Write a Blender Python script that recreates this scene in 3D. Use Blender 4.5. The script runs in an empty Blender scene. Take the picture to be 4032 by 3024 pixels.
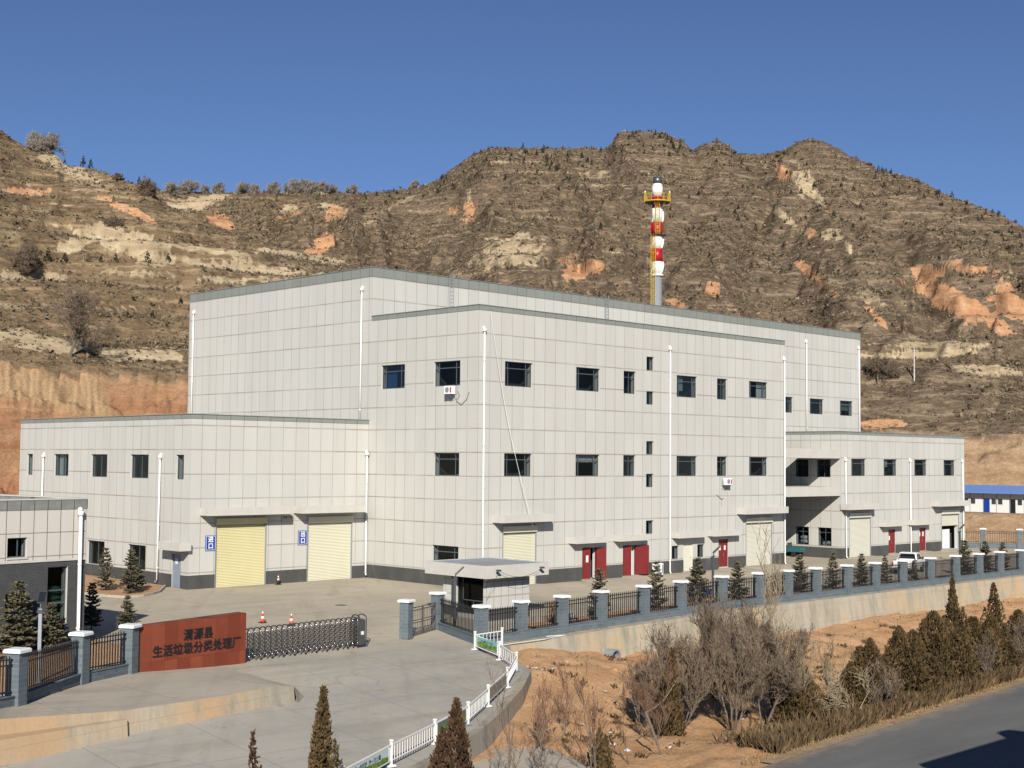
import bpy, math, random
import numpy as np
from mathutils import Vector, Matrix
PI=math.pi
S=bpy.context.scene; COL=S.collection
# ------------------------------------------------------------------ camera, sky, sun, exposure
CAM=np.array([-69.8007,-74.3664,9.5698]); YAW,PIT,ROL=0.7786,0.0565,0.0092; FPX=5353.12
fw=np.array([math.sin(YAW)*math.cos(PIT),math.cos(YAW)*math.cos(PIT),math.sin(PIT)])
rt=np.array([math.cos(YAW),-math.sin(YAW),0.]); up=np.cross(rt,fw)
r2=rt*math.cos(ROL)+up*math.sin(ROL); u2=-rt*math.sin(ROL)+up*math.cos(ROL)
cd=bpy.data.cameras.new('camera'); cam=bpy.data.objects.new('camera',cd); COL.objects.link(cam)
cd.sensor_width=36; cd.sensor_fit='HORIZONTAL'; cd.lens=36*FPX/4032; cd.clip_start=.5; cd.clip_end=5000
cam.matrix_world=Matrix(((r2[0],u2[0],-fw[0],CAM[0]),(r2[1],u2[1],-fw[1],CAM[1]),(r2[2],u2[2],-fw[2],CAM[2]),(0,0,0,1)))
S.camera=cam
LDIR=Vector((1.25,1.33,-1.0)).normalized()
W=bpy.data.worlds.new('World'); S.world=W; W.use_nodes=True
nt=W.node_tree; bg=nt.nodes['Background']; sky=nt.nodes.new('ShaderNodeTexSky')
sky.sky_type='NISHITA'; sky.sun_disc=False; sky.sun_elevation=math.asin(-LDIR.z); sky.sun_rotation=math.atan2(-LDIR.x,-LDIR.y)
sky.altitude=2600; sky.air_density=1.0; sky.dust_density=0.2; sky.ozone_density=5.0
tn=nt.nodes.new('ShaderNodeMix'); tn.data_type='RGBA'; tn.blend_type='MULTIPLY'; tn.inputs[0].default_value=1; tn.inputs[7].default_value=(.97,.935,1.02,1)
nt.links.new(sky.outputs[0],tn.inputs[6]); nt.links.new(tn.outputs[2],bg.inputs[0]); bg.inputs[1].default_value=0.070
sl=bpy.data.lights.new('sun','SUN'); sl.energy=5.0; sl.angle=math.radians(.5); sl.color=(1,.955,.865)
so=bpy.data.objects.new('sun',sl); COL.objects.link(so); so.rotation_euler=LDIR.to_track_quat('-Z','Y').to_euler()
so.location=(-60,-60,60)
S.view_settings.view_transform='Standard'; S.view_settings.look='None'; S.view_settings.gamma=1; S.view_settings.exposure=0.2
S.view_settings.use_curve_mapping=False
S.render.engine='CYCLES'; S.cycles.use_denoising=True; S.cycles.max_bounces=6; S.cycles.diffuse_bounces=1; S.cycles.transparent_max_bounces=12
S.cycles.sample_clamp_indirect=5
# ------------------------------------------------------------------ helpers
def tag(o,label=None,cat=None,group=None,kind=None):
    if label: o['label']=label
    if cat: o['category']=cat
    if group: o['group']=group
    if kind: o['kind']=kind
    return o
def empty(name,loc=(0,0,0),rz=0):
    o=bpy.data.objects.new(name,None); COL.objects.link(o); o.location=loc; o.rotation_euler=(0,0,rz); o.empty_display_size=.3; return o
def link(name,me,mats=None,parent=None):
    o=bpy.data.objects.new(name,me); COL.objects.link(o)
    if mats is not None:
        for m in (mats if isinstance(mats,(list,tuple)) else [mats]): me.materials.append(m)
    if parent is not None: o.parent=parent
    return o
def copy_tree(o,parent=None):
    c=o.copy(); COL.objects.link(c)
    if parent is not None: c.parent=parent
    for ch in list(o.children): copy_tree(ch,c)
    return c
class MB:
    def __init__(s): s.v=[]; s.f=[]; s.m=[]
    def quad(s,a,b,c,d,m=0):
        n=len(s.v); s.v+=[tuple(a),tuple(b),tuple(c),tuple(d)]; s.f.append((n,n+1,n+2,n+3)); s.m.append(m)
    def poly(s,pts,m=0):
        n=len(s.v); s.v+=[tuple(p) for p in pts]; s.f.append(tuple(range(n,n+len(pts)))); s.m.append(m)
    def box(s,x0,x1,y0,y1,z0,z1,m=0,T=None):
        P=[(x0,y0,z0),(x1,y0,z0),(x1,y1,z0),(x0,y1,z0),(x0,y0,z1),(x1,y0,z1),(x1,y1,z1),(x0,y1,z1)]
        s.hexa(P,m,T)
    def hexa(s,P,m=0,T=None):
        if T is not None: P=[T(p) for p in P]
        n=len(s.v); s.v+=[tuple(p) for p in P]
        for q in ((0,3,2,1),(4,5,6,7),(0,1,5,4),(1,2,6,5),(2,3,7,6),(3,0,4,7)):
            s.f.append(tuple(n+i for i in q)); s.m.append(m)
    def bbox(s,x0,x1,y0,y1,z0,z1,b,m=0,T=None):   # box with chamfered top edges
        P=[(x0,y0,z0),(x1,y0,z0),(x1,y1,z0),(x0,y1,z0)]; Q=[(p[0],p[1],z1-b) for p in P]
        R=[(x0+b,y0+b,z1),(x1-b,y0+b,z1),(x1-b,y1-b,z1),(x0+b,y1-b,z1)]
        A=P+Q+R
        if T is not None: A=[T(p) for p in A]
        n=len(s.v); s.v+=[tuple(p) for p in A]
        F=[(0,3,2,1),(8,9,10,11)]
        for k in (0,4):
            for i in range(4):
                j=(i+1)%4; F.append((k+i,k+j,k+4+j,k+4+i))
        for q in F: s.f.append(tuple(n+i for i in q)); s.m.append(m)
    def tube(s,pts,r,n=8,m=0,cap=True):
        pts=[Vector(p) for p in pts]; rr=r if isinstance(r,(list,tuple)) else [r]*len(pts)
        base=len(s.v); k=len(pts)
        for i,p in enumerate(pts):
            d=(pts[min(i+1,k-1)]-pts[max(i-1,0)]).normalized()
            a=d.cross(Vector((0,0,1)) if abs(d.z)<.95 else Vector((1,0,0))).normalized(); b=d.cross(a)
            for j in range(n):
                t=2*PI*j/n; q=p+(a*math.cos(t)+b*math.sin(t))*rr[i]; s.v.append(tuple(q))
        for i in range(k-1):
            for j in range(n):
                s.f.append((base+i*n+j,base+i*n+(j+1)%n,base+(i+1)*n+(j+1)%n,base+(i+1)*n+j)); s.m.append(m)
        if cap:
            s.f.append(tuple(base+j for j in range(n))[::-1]); s.m.append(m)
            s.f.append(tuple(base+(k-1)*n+j for j in range(n))); s.m.append(m)
    def lathe(s,prof,c=(0,0,0),n=20,m=0,T=None):
        base=len(s.v)
        for r,z in prof:
            for j in range(n):
                t=2*PI*j/n; p=(c[0]+r*math.cos(t),c[1]+r*math.sin(t),c[2]+z)
                s.v.append(tuple(T(p)) if T else p)
        for i in range(len(prof)-1):
            for j in range(n):
                s.f.append((base+i*n+j,base+i*n+(j+1)%n,base+(i+1)*n+(j+1)%n,base+(i+1)*n+j)); s.m.append(m)
        s.f.append(tuple(base+j for j in range(n))[::-1]); s.m.append(m)
        s.f.append(tuple(base+(len(prof)-1)*n+j for j in range(n))); s.m.append(m)
    def build(s,name,mats,parent=None,smooth=False):
        me=bpy.data.meshes.new(name); me.from_pydata(s.v,[],s.f)
        me.polygons.foreach_set('material_index',s.m)
        if smooth: me.polygons.foreach_set('use_smooth',[True]*len(s.f))
        me.update(); return link(name,me,mats,parent)
def npmesh(name,V,F,smooth=False):
    """V (n,3); F (m,k) all same size"""
    me=bpy.data.meshes.new(name); V=np.asarray(V,np.float32); F=np.asarray(F,np.int32); k=F.shape[1]
    me.vertices.add(len(V)); me.vertices.foreach_set('co',V.ravel())
    me.loops.add(F.size); me.loops.foreach_set('vertex_index',F.ravel())
    me.polygons.add(len(F)); me.polygons.foreach_set('loop_start',np.arange(0,F.size,k,dtype=np.int32))
    me.polygons.foreach_set('use_smooth',np.full(len(F),smooth)); me.update(calc_edges=True); return me
def colattr(me,name,C):
    a=me.color_attributes.new(name,'FLOAT_COLOR','POINT'); C=np.asarray(C,np.float32)
    if C.shape[1]==3: C=np.hstack([C,np.ones((len(C),1),np.float32)])
    a.data.foreach_set('color',C.ravel())
# numpy noise
_rs=np.random.RandomState(7); _PERM=_rs.permutation(512); _G=np.array([(math.cos(t),math.sin(t)) for t in _rs.rand(512)*2*PI])
def perlin(x,y):
    x=np.asarray(x,float); y=np.asarray(y,float); xi=np.floor(x).astype(int); yi=np.floor(y).astype(int); xf=x-xi; yf=y-yi
    def g(i,j,dx,dy):
        h=_PERM[(_PERM[i&511]+j)&511]; return _G[h,0]*dx+_G[h,1]*dy
    u=xf**3*(xf*(xf*6-15)+10); v=yf**3*(yf*(yf*6-15)+10)
    a=g(xi,yi,xf,yf); b=g(xi+1,yi,xf-1,yf); c=g(xi,yi+1,xf,yf-1); d=g(xi+1,yi+1,xf-1,yf-1)
    return (a+(b-a)*u)+((c+(d-c)*u)-(a+(b-a)*u))*v
def fbm(x,y,o=4):
    s=0; a=1.
    for i in range(o): s=s+a*perlin(x*2**i+i*17.3,y*2**i-i*9.1); a*=.5
    return s
def sst(a,b,t):
    t=np.clip((t-a)/(b-a),0,1); return t*t*(3-2*t)
# ------------------------------------------------------------------ materials
class NT:
    def __init__(s,name):
        s.mat=bpy.data.materials.new(name); s.mat.use_nodes=True; s.t=s.mat.node_tree; s.n=s.t.nodes; s.b=s.n['Principled BSDF']; s.out=s.n['Material Output']
    def N(s,typ,**kw):
        n=s.n.new('ShaderNode'+typ)
        for k,v in kw.items(): setattr(n,k,v)
        return n
    def L(s,a,b): s.t.links.new(a,b)
    def math(s,op,a,b=None,c=None,clamp=False):
        n=s.N('Math',operation=op,use_clamp=clamp)
        for i,v in enumerate((a,b,c)):
            if v is None: continue
            if isinstance(v,(int,float)): n.inputs[i].default_value=v
            else: s.L(v,n.inputs[i])
        return n.outputs[0]
    def pos(s):
        if not hasattr(s,'_p'):
            g=s.N('NewGeometry'); s._p=g.outputs['Position']; q=s.N('SeparateXYZ'); s.L(s._p,q.inputs[0]); s._x=q.outputs
        return s._p
    def xyz(s,i): s.pos(); return s._x[i]
    def objco(s): return s.N('TexCoord').outputs['Object']
    def noise(s,scale,detail=4,rough=.55,vec=None,sc=(1,1,1),dist=0):
        v=vec if vec is not None else s.pos()
        if sc!=(1,1,1):
            m=s.N('Mapping'); m.inputs['Scale'].default_value=sc; s.L(v,m.inputs[0]); v=m.outputs[0]
        n=s.N('TexNoise'); n.inputs['Scale'].default_value=scale; n.inputs['Detail'].default_value=detail; n.inputs['Roughness'].default_value=rough; n.inputs['Distortion'].default_value=dist
        s.L(v,n.inputs['Vector']); return n.outputs['Fac']
    def ramp(s,f,stops,interp='LINEAR'):
        r=s.N('ValToRGB'); e=r.color_ramp.elements; r.color_ramp.interpolation=interp
        while len(e)<len(stops): e.new(.5)
        for i,(p,c) in enumerate(stops):
            e[i].position=p; e[i].color=(*c,1) if not isinstance(c,(int,float)) else (c,c,c,1)
        s.L(f,r.inputs[0]); return r.outputs[0]
    def mix(s,f,a,b,mode='MIX'):
        n=s.N('Mix',data_type='RGBA',blend_type=mode)
        for i,v in ((0,f),(6,a),(7,b)):
            if isinstance(v,(int,float)): n.inputs[i].default_value=v
            elif isinstance(v,tuple): n.inputs[i].default_value=(*v,1)
            else: s.L(v,n.inputs[i])
        return n.outputs[2]
    def bump(s,h,strength=.3,dist=.1):
        n=s.N('Bump'); n.inputs['Strength'].default_value=strength; n.inputs['Distance'].default_value=dist; s.L(h,n.inputs['Height']); s.L(n.outputs[0],s.b.inputs['Normal']); return n
    def base(s,c,rough=.8,spec=.3,metal=0):
        if isinstance(c,tuple): s.b.inputs['Base Color'].default_value=(*c,1)
        else: s.L(c,s.b.inputs['Base Color'])
        s.b.inputs['Roughness'].default_value=rough; s.b.inputs['Specular IOR Level'].default_value=spec; s.b.inputs['Metallic'].default_value=metal
        return s.mat
def simple(name,c,rough=.6,spec=.4,metal=0,var=.12,scale=3.,obj=False):
    t=NT(name); n=t.noise(scale,4,vec=t.objco() if obj else None)
    f=t.math('MULTIPLY_ADD',n,2*var,1-var)
    col=t.mix(1.0,c,f,'MULTIPLY'); return t.base(col,rough,spec,metal)
def panels(name,axis,off,w=1.2,rowz=19.18,rh=1.8,c=(.525,.512,.47),line=.030,lc=(.31,.265,.21)):
    t=NT(name); a=t.xyz(axis); z=t.xyz(2)
    u=t.math('DIVIDE',t.math('SUBTRACT',a,off),w); v=t.math('DIVIDE',t.math('SUBTRACT',z,rowz),rh)
    def lm(q,wd):
        f=t.math('FRACT',t.math('ADD',q,.5)); d=t.math('ABSOLUTE',t.math('SUBTRACT',f,.5)); return t.math('LESS_THAN',d,wd)
    m=t.math('MAXIMUM',lm(u,line*.85/w),lm(v,line*1.35/rh))
    cv=t.N('CombineXYZ'); t.L(t.math('FLOOR',u),cv.inputs[0]); t.L(t.math('FLOOR',v),cv.inputs[1])
    wn=t.N('TexWhiteNoise',noise_dimensions='2D'); t.L(cv.outputs[0],wn.inputs[0])
    k=t.math('MULTIPLY_ADD',wn.outputs['Value'],.06,.97)
    st=t.noise(.9,4,.6,sc=(1,1,.10)); k2=t.math('MULTIPLY_ADD',st,.16,.92)
    big=t.noise(.09,3); k3=t.math('MULTIPLY_ADD',big,.16,.92)
    fine=t.noise(14,3); k4=t.math('MULTIPLY_ADD',fine,.07,.965)
    kk=t.math('MULTIPLY',t.math('MULTIPLY',k,k2),t.math('MULTIPLY',k3,k4))
    col=t.mix(1.,c,kk,'MULTIPLY')
    sr=t.noise(2.2,5,.75,sc=(1,1,.045)); sm=t.math('MULTIPLY',t.ramp(sr,[(.60,0.),(.75,1.)]),t.ramp(t.noise(.12,2),[(.45,0.),(.65,.30)])); col=t.mix(sm,col,(.30,.27,.225))
    wn2=t.noise(.35,2,vec=None); lineF=t.math('MULTIPLY',m,t.ramp(wn2,[(.3,.42),(.62,.95)]))
    col=t.mix(lineF,col,lc)
    t.bump(t.math('SUBTRACT',1.,m),.35,.02)
    return t.base(col,.72,.25)
MT={}
MT['wallx']=panels('wall_panels_front',0,0.0); MT['wally']=panels('wall_panels_side',1,0.0)
MT['wallLy']=panels('wall_panels_wing_side',1,13.03); MT['wallRx']=panels('wall_panels_right_front',0,50.86); MT['wallRy']=panels('wall_panels_right_side',1,.39)
MT['parx']=panels('parapet_panels_front',0,0.0,rowz=60.3,rh=40,c=(.235,.25,.225),lc=(.11,.11,.10)); MT['pary']=panels('parapet_panels_side',1,0.0,rowz=60.3,rh=40,c=(.235,.25,.225),lc=(.11,.11,.10))
MT['reveal']=simple('reveal_render',(.55,.53,.49),.8)
MT['plain']=simple('canopy_render',(.535,.51,.46),.85,var=.14,scale=1.2)
def plinthm():
    t=NT('plinth_grey'); n=t.noise(.8,5,.6,sc=(1,1,.5)); col=t.ramp(n,[(.25,(.062,.062,.060)),(.6,(.085,.084,.08)),(.85,(.14,.13,.115))]); return t.base(col,.85,.2)
MT['plinth']=plinthm()
MT['roof']=simple('roof_membrane',(.30,.30,.28),.9,scale=.5)
MT['frame']=simple('window_frame_metal',(.075,.088,.098),.45,.5)
def glass(name,tint=(.66,.72,.72),dark=.0):
    t=NT(name); tr=t.N('BsdfTransparent'); tr.inputs[0].default_value=(*tint,1); gl=t.N('BsdfGlossy'); gl.inputs['Roughness'].default_value=.03; gl.inputs[0].default_value=(.60,.64,.62,1)
    fr=t.N('Fresnel'); fr.inputs[0].default_value=1.5; mx=t.N('MixShader'); t.L(t.math('MULTIPLY_ADD',fr.outputs[0],.5,.01+dark),mx.inputs[0]); t.L(tr.outputs[0],mx.inputs[1]); t.L(gl.outputs[0],mx.inputs[2]); t.L(mx.outputs[0],t.out.inputs[0]); return t.mat
MT['glass']=glass('window_glass')
MT['glass2']=glass('window_glass_bright',(.5,.56,.56),.06)
MT['glassdark']=glass('dark_glass',(.16,.18,.18))
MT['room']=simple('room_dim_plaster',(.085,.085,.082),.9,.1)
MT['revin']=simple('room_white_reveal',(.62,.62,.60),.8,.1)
def rollerm(name,c):
    t=NT(name); n=t.noise(.5,4,.6,sc=(1,1,.3)); col=t.ramp(n,[(.2,tuple(v*.9 for v in c)),(.7,c)])
    return t.base(col,.5,.35)
MT['roll_yellow']=rollerm('shutter_yellow',(.66,.595,.335)); MT['roll_cream']=rollerm('shutter_cream',(.66,.63,.475)); MT['roll_pale']=rollerm('shutter_pale',(.64,.62,.51))
MT['red']=simple('red_door_paint',(.19,.022,.022),.45,.45,var=.28)
MT['white']=simple('white_plastic',(.80,.80,.78),.45,.4,var=.04)
MT['cream']=simple('cream_door_paint',(.68,.64,.53),.5)
MT['greydoor']=simple('blue_grey_door_paint',(.24,.28,.34),.5)
MT['black']=simple('black_metal',(.018,.018,.02),.45,.4)
MT['dark']=simple('dark_grey_metal',(.06,.065,.07),.5,.4)
MT['steel']=simple('stainless_steel',(.55,.54,.52),.25,.5,metal=1,var=.1)
MT['gatemetal']=simple('gate_stainless_steel',(.42,.40,.37),.25,.5,metal=1,var=.15)
MT['fluemetal']=simple('dull_flue_steel',(.16,.16,.165),.4,.5,metal=.7)
MT['ridgetwig']=simple('grey_twig_bark',(.31,.265,.22),.9,.1,var=.2)
MT['galv']=simple('galvanised_steel',(.30,.33,.36),.5,.4,metal=.3)
MT['glassgrey']=simple('grey_green_blind',(.16,.19,.18),.8)
MT['paper']=simple('notice_paper',(.75,.73,.70),.8)
MT['yellowpaint']=simple('yellow_rail_paint',(.62,.40,.02),.45,.4)
MT['orangepaint']=simple('orange_red_paint',(.62,.09,.02),.45,.4)
MT['stackred']=simple('stack_red_paint',(.40,.015,.02),.42,.45)
MT['stackwhite']=simple('stack_white_paint',(.80,.78,.70),.45,.4,var=.05)
MT['blue']=simple('blue_sign_paint',(.012,.055,.30),.4,.4)
MT['blueroof']=simple('blue_roof_sheet',(.15,.26,.56),.5,.3)
MT['bluecloth']=simple('blue_cloth',(.06,.16,.42),.8)
MT['bluebarrel']=simple('blue_barrel_plastic',(.02,.07,.30),.4)
MT['conered']=simple('cone_orange_plastic',(.60,.06,.015),.5)
MT['rubber']=simple('black_rubber',(.02,.02,.02),.85)
MT['sandbag']=simple('green_sandbag_weave',(.07,.19,.11),.9,var=.3,scale=6)
MT['whitebag']=simple('white_sack_weave',(.6,.6,.58),.9)
MT['teal']=simple('teal_vehicle_paint',(.03,.13,.14),.35,.5)
MT['carwhite']=simple('white_car_paint',(.78,.77,.73),.25,.5,var=.03)
MT['carglass']=simple('car_window_glass',(.02,.022,.025),.08,.6)
MT['lampred']=simple('red_lamp_lens',(.35,.01,.01),.3)
MT['bannerback']=simple('banner_back_vinyl',(.26,.24,.20),.7)
def brickm(name,c1,c2,mort,sw,sh):
    t=NT(name)
    g=t.N('NewGeometry'); q=t.N('SeparateXYZ'); t.L(g.outputs['Position'],q.inputs[0])
    cv=t.N('CombineXYZ'); t.L(t.math('ADD',q.outputs[0],q.outputs[1]),cv.inputs[0]); t.L(q.outputs[2],cv.inputs[1])
    b=t.N('TexBrick'); t.L(cv.outputs[0],b.inputs['Vector']); b.inputs['Color1'].default_value=(*c1,1); b.inputs['Color2'].default_value=(*c2,1); b.inputs['Mortar'].default_value=(*mort,1)
    b.inputs['Scale'].default_value=1; b.inputs['Brick Width'].default_value=sw; b.inputs['Row Height'].default_value=sh; b.inputs['Mortar Size'].default_value=.009; b.inputs['Mortar Smooth'].default_value=.2
    n=t.noise(1.6,5,.65); col=t.mix(1.,b.outputs[0],t.math('MULTIPLY_ADD',n,.4,.8),'MULTIPLY'); t.bump(t.math('SUBTRACT',1.,b.outputs['Fac']),.3,.01)
    return t.base(col,.85,.2)
MT['fencebrick']=brickm('painted_fence_block',(.108,.135,.152),(.135,.162,.177),(.19,.215,.23),.42,.19)
MT['darkbrick']=brickm('dark_grey_brick',(.052,.053,.055),(.07,.071,.073),(.085,.085,.085),.24,.075)
def cortenm():
    t=NT('rust_red_panels'); g=t.objco(); q=t.N('SeparateXYZ'); t.L(g,q.inputs[0])
    u=t.math('DIVIDE',q.outputs[0],.72); v=t.math('DIVIDE',t.math('SUBTRACT',q.outputs[2],.62),1.72)
    def lm(qq,w):
        f=t.math('FRACT',qq); return t.math('LESS_THAN',f,w)
    m=t.math('MAXIMUM',lm(u,.014),lm(v,.008))
    cv=t.N('CombineXYZ'); t.L(t.math('FLOOR',u),cv.inputs[0]); t.L(t.math('FLOOR',v),cv.inputs[1]); wn=t.N('TexWhiteNoise',noise_dimensions='2D'); t.L(cv.outputs[0],wn.inputs[0])
    col=t.ramp(wn.outputs['Value'],[(0,(.165,.036,.018)),(1,(.225,.056,.028))]); n=t.noise(1.5,5); col=t.mix(1.,col,t.math('MULTIPLY_ADD',n,.5,.75),'MULTIPLY'); col=t.mix(m,col,(.10,.02,.01)); return t.base(col,.6,.3)
MT['corten']=cortenm()
def bannerm(name,sky_,mirror=False):
    t=NT(name); g=t.objco(); q=t.N('SeparateXYZ'); t.L(g,q.inputs[0]); n=t.noise(1.8,4,vec=g,sc=(1,1,.4)); n2=t.noise(5,4,vec=g)
    hgt=t.math('ADD',q.outputs[2],t.math('MULTIPLY',n,-.42)); f=t.ramp(hgt,[(.02,1.),(.06,0.)])
    grn=t.ramp(n2,[(.3,(.03,.10,.015)),(.55,(.16,.26,.05)),(.75,(.34,.34,.12))]); col=t.mix(f,sky_,grn); return t.base(col,.55,.3)
MT['banner_teal']=bannerm('banner_print_teal',(.20,.42,.38)); MT['banner_pale']=bannerm('banner_print_pale',(.52,.62,.62)); MT['banner_dull']=bannerm('banner_print_dull',(.13,.16,.14))
# ground materials
def concretem(name,c1,c2,stain,grad=None):
    t=NT(name); n=t.noise(.16,6,.62); n2=t.noise(1.7,5,.6); n3=t.noise(30,3)
    col=t.ramp(n,[(.28,c1),(.62,c2)])
    if grad:
        g=t.math('ADD',t.math('MULTIPLY',t.xyz(1),1/16.),t.math('MULTIPLY_ADD',n,1.6,.75)); col=t.mix(t.ramp(g,[(0.,1.),(1.,0.)]),col,t.ramp(n,[(.28,grad[0]),(.62,grad[1])]))
    col=t.mix(t.ramp(n2,[(.45,0.),(.75,.45)]),col,stain)
    col=t.mix(1.,col,t.math('MULTIPLY_ADD',n3,.3,.85),'MULTIPLY')
    st=t.noise(.5,4,.7,sc=(.25,1.3,1)); col=t.mix(t.ramp(st,[(.52,0.),(.7,.4)]),col,tuple(v*.62 for v in c1))
    mp=t.N('Mapping'); mp.inputs['Rotation'].default_value=(0,0,.62); t.L(t.pos(),mp.inputs[0]); ty=t.noise(1.,4,.6,vec=mp.outputs[0],sc=(.9,.06,1),dist=.4); col=t.mix(t.ramp(ty,[(.52,0.),(.70,.24)]),col,tuple(v*.55 for v in c1)); sp=t.noise(.9,3,.5); col=t.mix(t.ramp(sp,[(.70,0.),(.76,.45)]),col,tuple(v*.4 for v in c1))
    vo=t.N('TexVoronoi',feature='DISTANCE_TO_EDGE'); vo.inputs['Scale'].default_value=.13; cw=t.noise(.8,4); cvec=t.N('VectorMath',operation='ADD'); t.L(t.pos(),cvec.inputs[0]); cx_=t.N('CombineXYZ'); t.L(t.math('MULTIPLY',cw,3.),cx_.inputs[0]); t.L(t.math('MULTIPLY',cw,-2.),cx_.inputs[1]); t.L(cx_.outputs[0],cvec.inputs[1]); t.L(cvec.outputs[0],vo.inputs['Vector']); col=t.mix(t.math('MULTIPLY',t.math('LESS_THAN',vo.outputs['Distance'],.0035),.22),col,tuple(v*.35 for v in c1))
    # slab joints every 5 m
    def ln(a,o):
        f=t.math('FRACT',t.math('DIVIDE',t.math('ADD',a,o),5.)); return t.math('LESS_THAN',f,.012)
    m=t.math('MAXIMUM',ln(t.xyz(0),1.),ln(t.xyz(1),2.)); col=t.mix(t.math('MULTIPLY',m,.4),col,tuple(v*.45 for v in c1))
    t.bump(n2,.25,.02); return t.base(col,.9,.15)
MT['yard']=concretem('yard_concrete',(.40,.355,.275),(.50,.43,.325),(.50,.41,.285),((.325,.31,.275),(.40,.375,.325)))
MT['drive']=MT['yard']
MT['apron']=concretem('apron_concrete',(.41,.365,.295),(.48,.42,.335),(.50,.40,.27))
def stainm(name,c,orange,fade):
    t=NT(name); s=t.noise(1.3,6,.7,sc=(1,1,.18)); b=t.noise(.22,4,.6); f=t.noise(9,4)
    col=t.ramp(s,[(.28,tuple(v*.60 for v in c)),(.6,c)]); col=t.mix(t.ramp(t.math('MULTIPLY_ADD',s,.4,t.math('MULTIPLY',b,.75)),[(fade,0.),(fade+.16,.85)]),col,orange)
    col=t.mix(1.,col,t.math('MULTIPLY_ADD',f,.24,.88),'MULTIPLY')
    z=t.xyz(2); m=t.math('LESS_THAN',t.math('FRACT',t.math('ADD',t.math('DIVIDE',z,1.15),.35)),.02); col=t.mix(t.math('MULTIPLY',m,.45),col,tuple(v*.5 for v in c)); t.bump(s,.3,.05); return t.base(col,.92,.1)
MT['retain']=stainm('retaining_concrete',(.43,.385,.30),(.50,.345,.19),.56)
MT['retain_stained']=stainm('stained_retaining_concrete',(.49,.42,.315),(.49,.325,.185),.50)
MT['kerbwall']=stainm('kerb_concrete',(.36,.33,.275),(.40,.31,.21),.62)
def dirtm(name,c1,c2,c3,sc=1.):
    t=NT(name); n=t.noise(.35*sc,7,.65); n2=t.noise(2.6*sc,6,.7); n3=t.noise(14*sc,4,.6)
    col=t.ramp(n,[(.3,c1),(.62,c2)]); col=t.mix(t.ramp(n2,[(.5,0.),(.72,.7)]),col,c3); col=t.mix(1.,col,t.math('MULTIPLY_ADD',n3,.7,.65),'MULTIPLY')
    t.bump(t.math('ADD',n2,t.math('MULTIPLY',n3,.4)),.7,.18); return t.base(col,.95,.05)
MT['dirt']=dirtm('orange_earth',(.47,.26,.125),(.56,.345,.19),(.38,.225,.118))
MT['soil']=dirtm('planting_soil',(.50,.27,.145),(.55,.36,.21),(.44,.33,.22),2.)
MT['verge']=dirtm('verge_earth',(.34,.235,.14),(.42,.31,.20),(.22,.15,.085),1.3)
def asphaltm():
    t=NT('asphalt'); n=t.noise(.25,5,.6,sc=(.3,1.6,1)); n2=t.noise(40,3,.7); n3=t.noise(1.1,5); col=t.ramp(n,[(.3,(.125,.123,.117)),(.7,(.18,.176,.166))]); col=t.mix(1.,col,t.math('MULTIPLY_ADD',n2,.5,.75),'MULTIPLY'); col=t.mix(t.ramp(n3,[(.6,0.),(.8,.25)]),col,(.24,.21,.17)); e=t.math('SUBTRACT',t.math('ADD',t.xyz(1),39.76),t.math('MULTIPLY',t.math('SUBTRACT',t.xyz(0),4.9),.0829)); e=t.math('ADD',e,t.math('MULTIPLY_ADD',t.noise(.8,5,.65),2.2,-1.1)); col=t.mix(t.ramp(t.math('ADD',t.math('MULTIPLY',e,.5),1.),[(.62,0.),(.98,.75)]),col,(.30,.235,.165)); ck=t.math('ABSOLUTE',t.math('ADD',t.math('ADD',e,4.6),t.math('MULTIPLY',t.noise(.25,3),2.5))); col=t.mix(t.ramp(ck,[(.93,0.),(.945,.8),(.96,0.)]),col,(.045,.045,.045)); t.bump(n2,.2,.01); return t.base(col,.88,.2)
MT['asphalt']=asphaltm()
MT['ground']=dirtm('bare_ground',(.22,.155,.095),(.30,.22,.14),(.15,.12,.075),.6)
# vegetation
def foliagem(name,stops,scale=1.6,vatt=True):
    t=NT(name); n=t.noise(scale,4,.65)
    if vatt:
        a=t.N('Attribute'); a.attribute_name='var'; f=t.math('MULTIPLY_ADD',a.outputs['Fac'],.55,t.math('MULTIPLY',n,.5))
    else: f=n
    col=t.ramp(f,stops); m=t.base(col,.85,.1); return m
MT['juniper']=foliagem('juniper_foliage',[(.2,(.034,.026,.014)),(.45,(.085,.060,.028)),(.7,(.15,.098,.046)),(.9,(.21,.135,.068))])
MT['juniper_rust']=foliagem('juniper_rusty_foliage',[(.2,(.034,.021,.013)),(.5,(.080,.046,.027)),(.85,(.15,.088,.052))])
MT['spruce']=foliagem('spruce_needles',[(.2,(.060,.058,.036)),(.5,(.14,.128,.078)),(.8,(.22,.19,.125)),(.95,(.30,.24,.16))])
MT['bark']=simple('grey_brown_bark',(.17,.135,.105),.9,.1,var=.3,scale=5)
MT['twig']=simple('brown_twig_bark',(.185,.138,.098),.9,.1,var=.3,scale=3)
MT['twig_red']=simple('reddish_twig_bark',(.20,.115,.075),.9,.1,var=.3,scale=3)
MT['twig_pale']=simple('pale_twig_bark',(.30,.24,.16),.9,.1,var=.25,scale=3)
MT['bushdark']=foliagem('dry_scrub',[(.2,(.068,.055,.039)),(.45,(.135,.106,.070)),(.68,(.25,.195,.125)),(.9,(.42,.335,.215))],.5)
MT['hillconifer']=foliagem('hill_conifer_needles',[(.2,(.015,.019,.010)),(.6,(.035,.038,.022)),(.9,(.06,.055,.035))],.5)
MT['drygrass']=foliagem('dry_grass_blades',[(.15,(.16,.105,.05)),(.5,(.30,.205,.105)),(.85,(.42,.31,.17))],1.)
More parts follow.
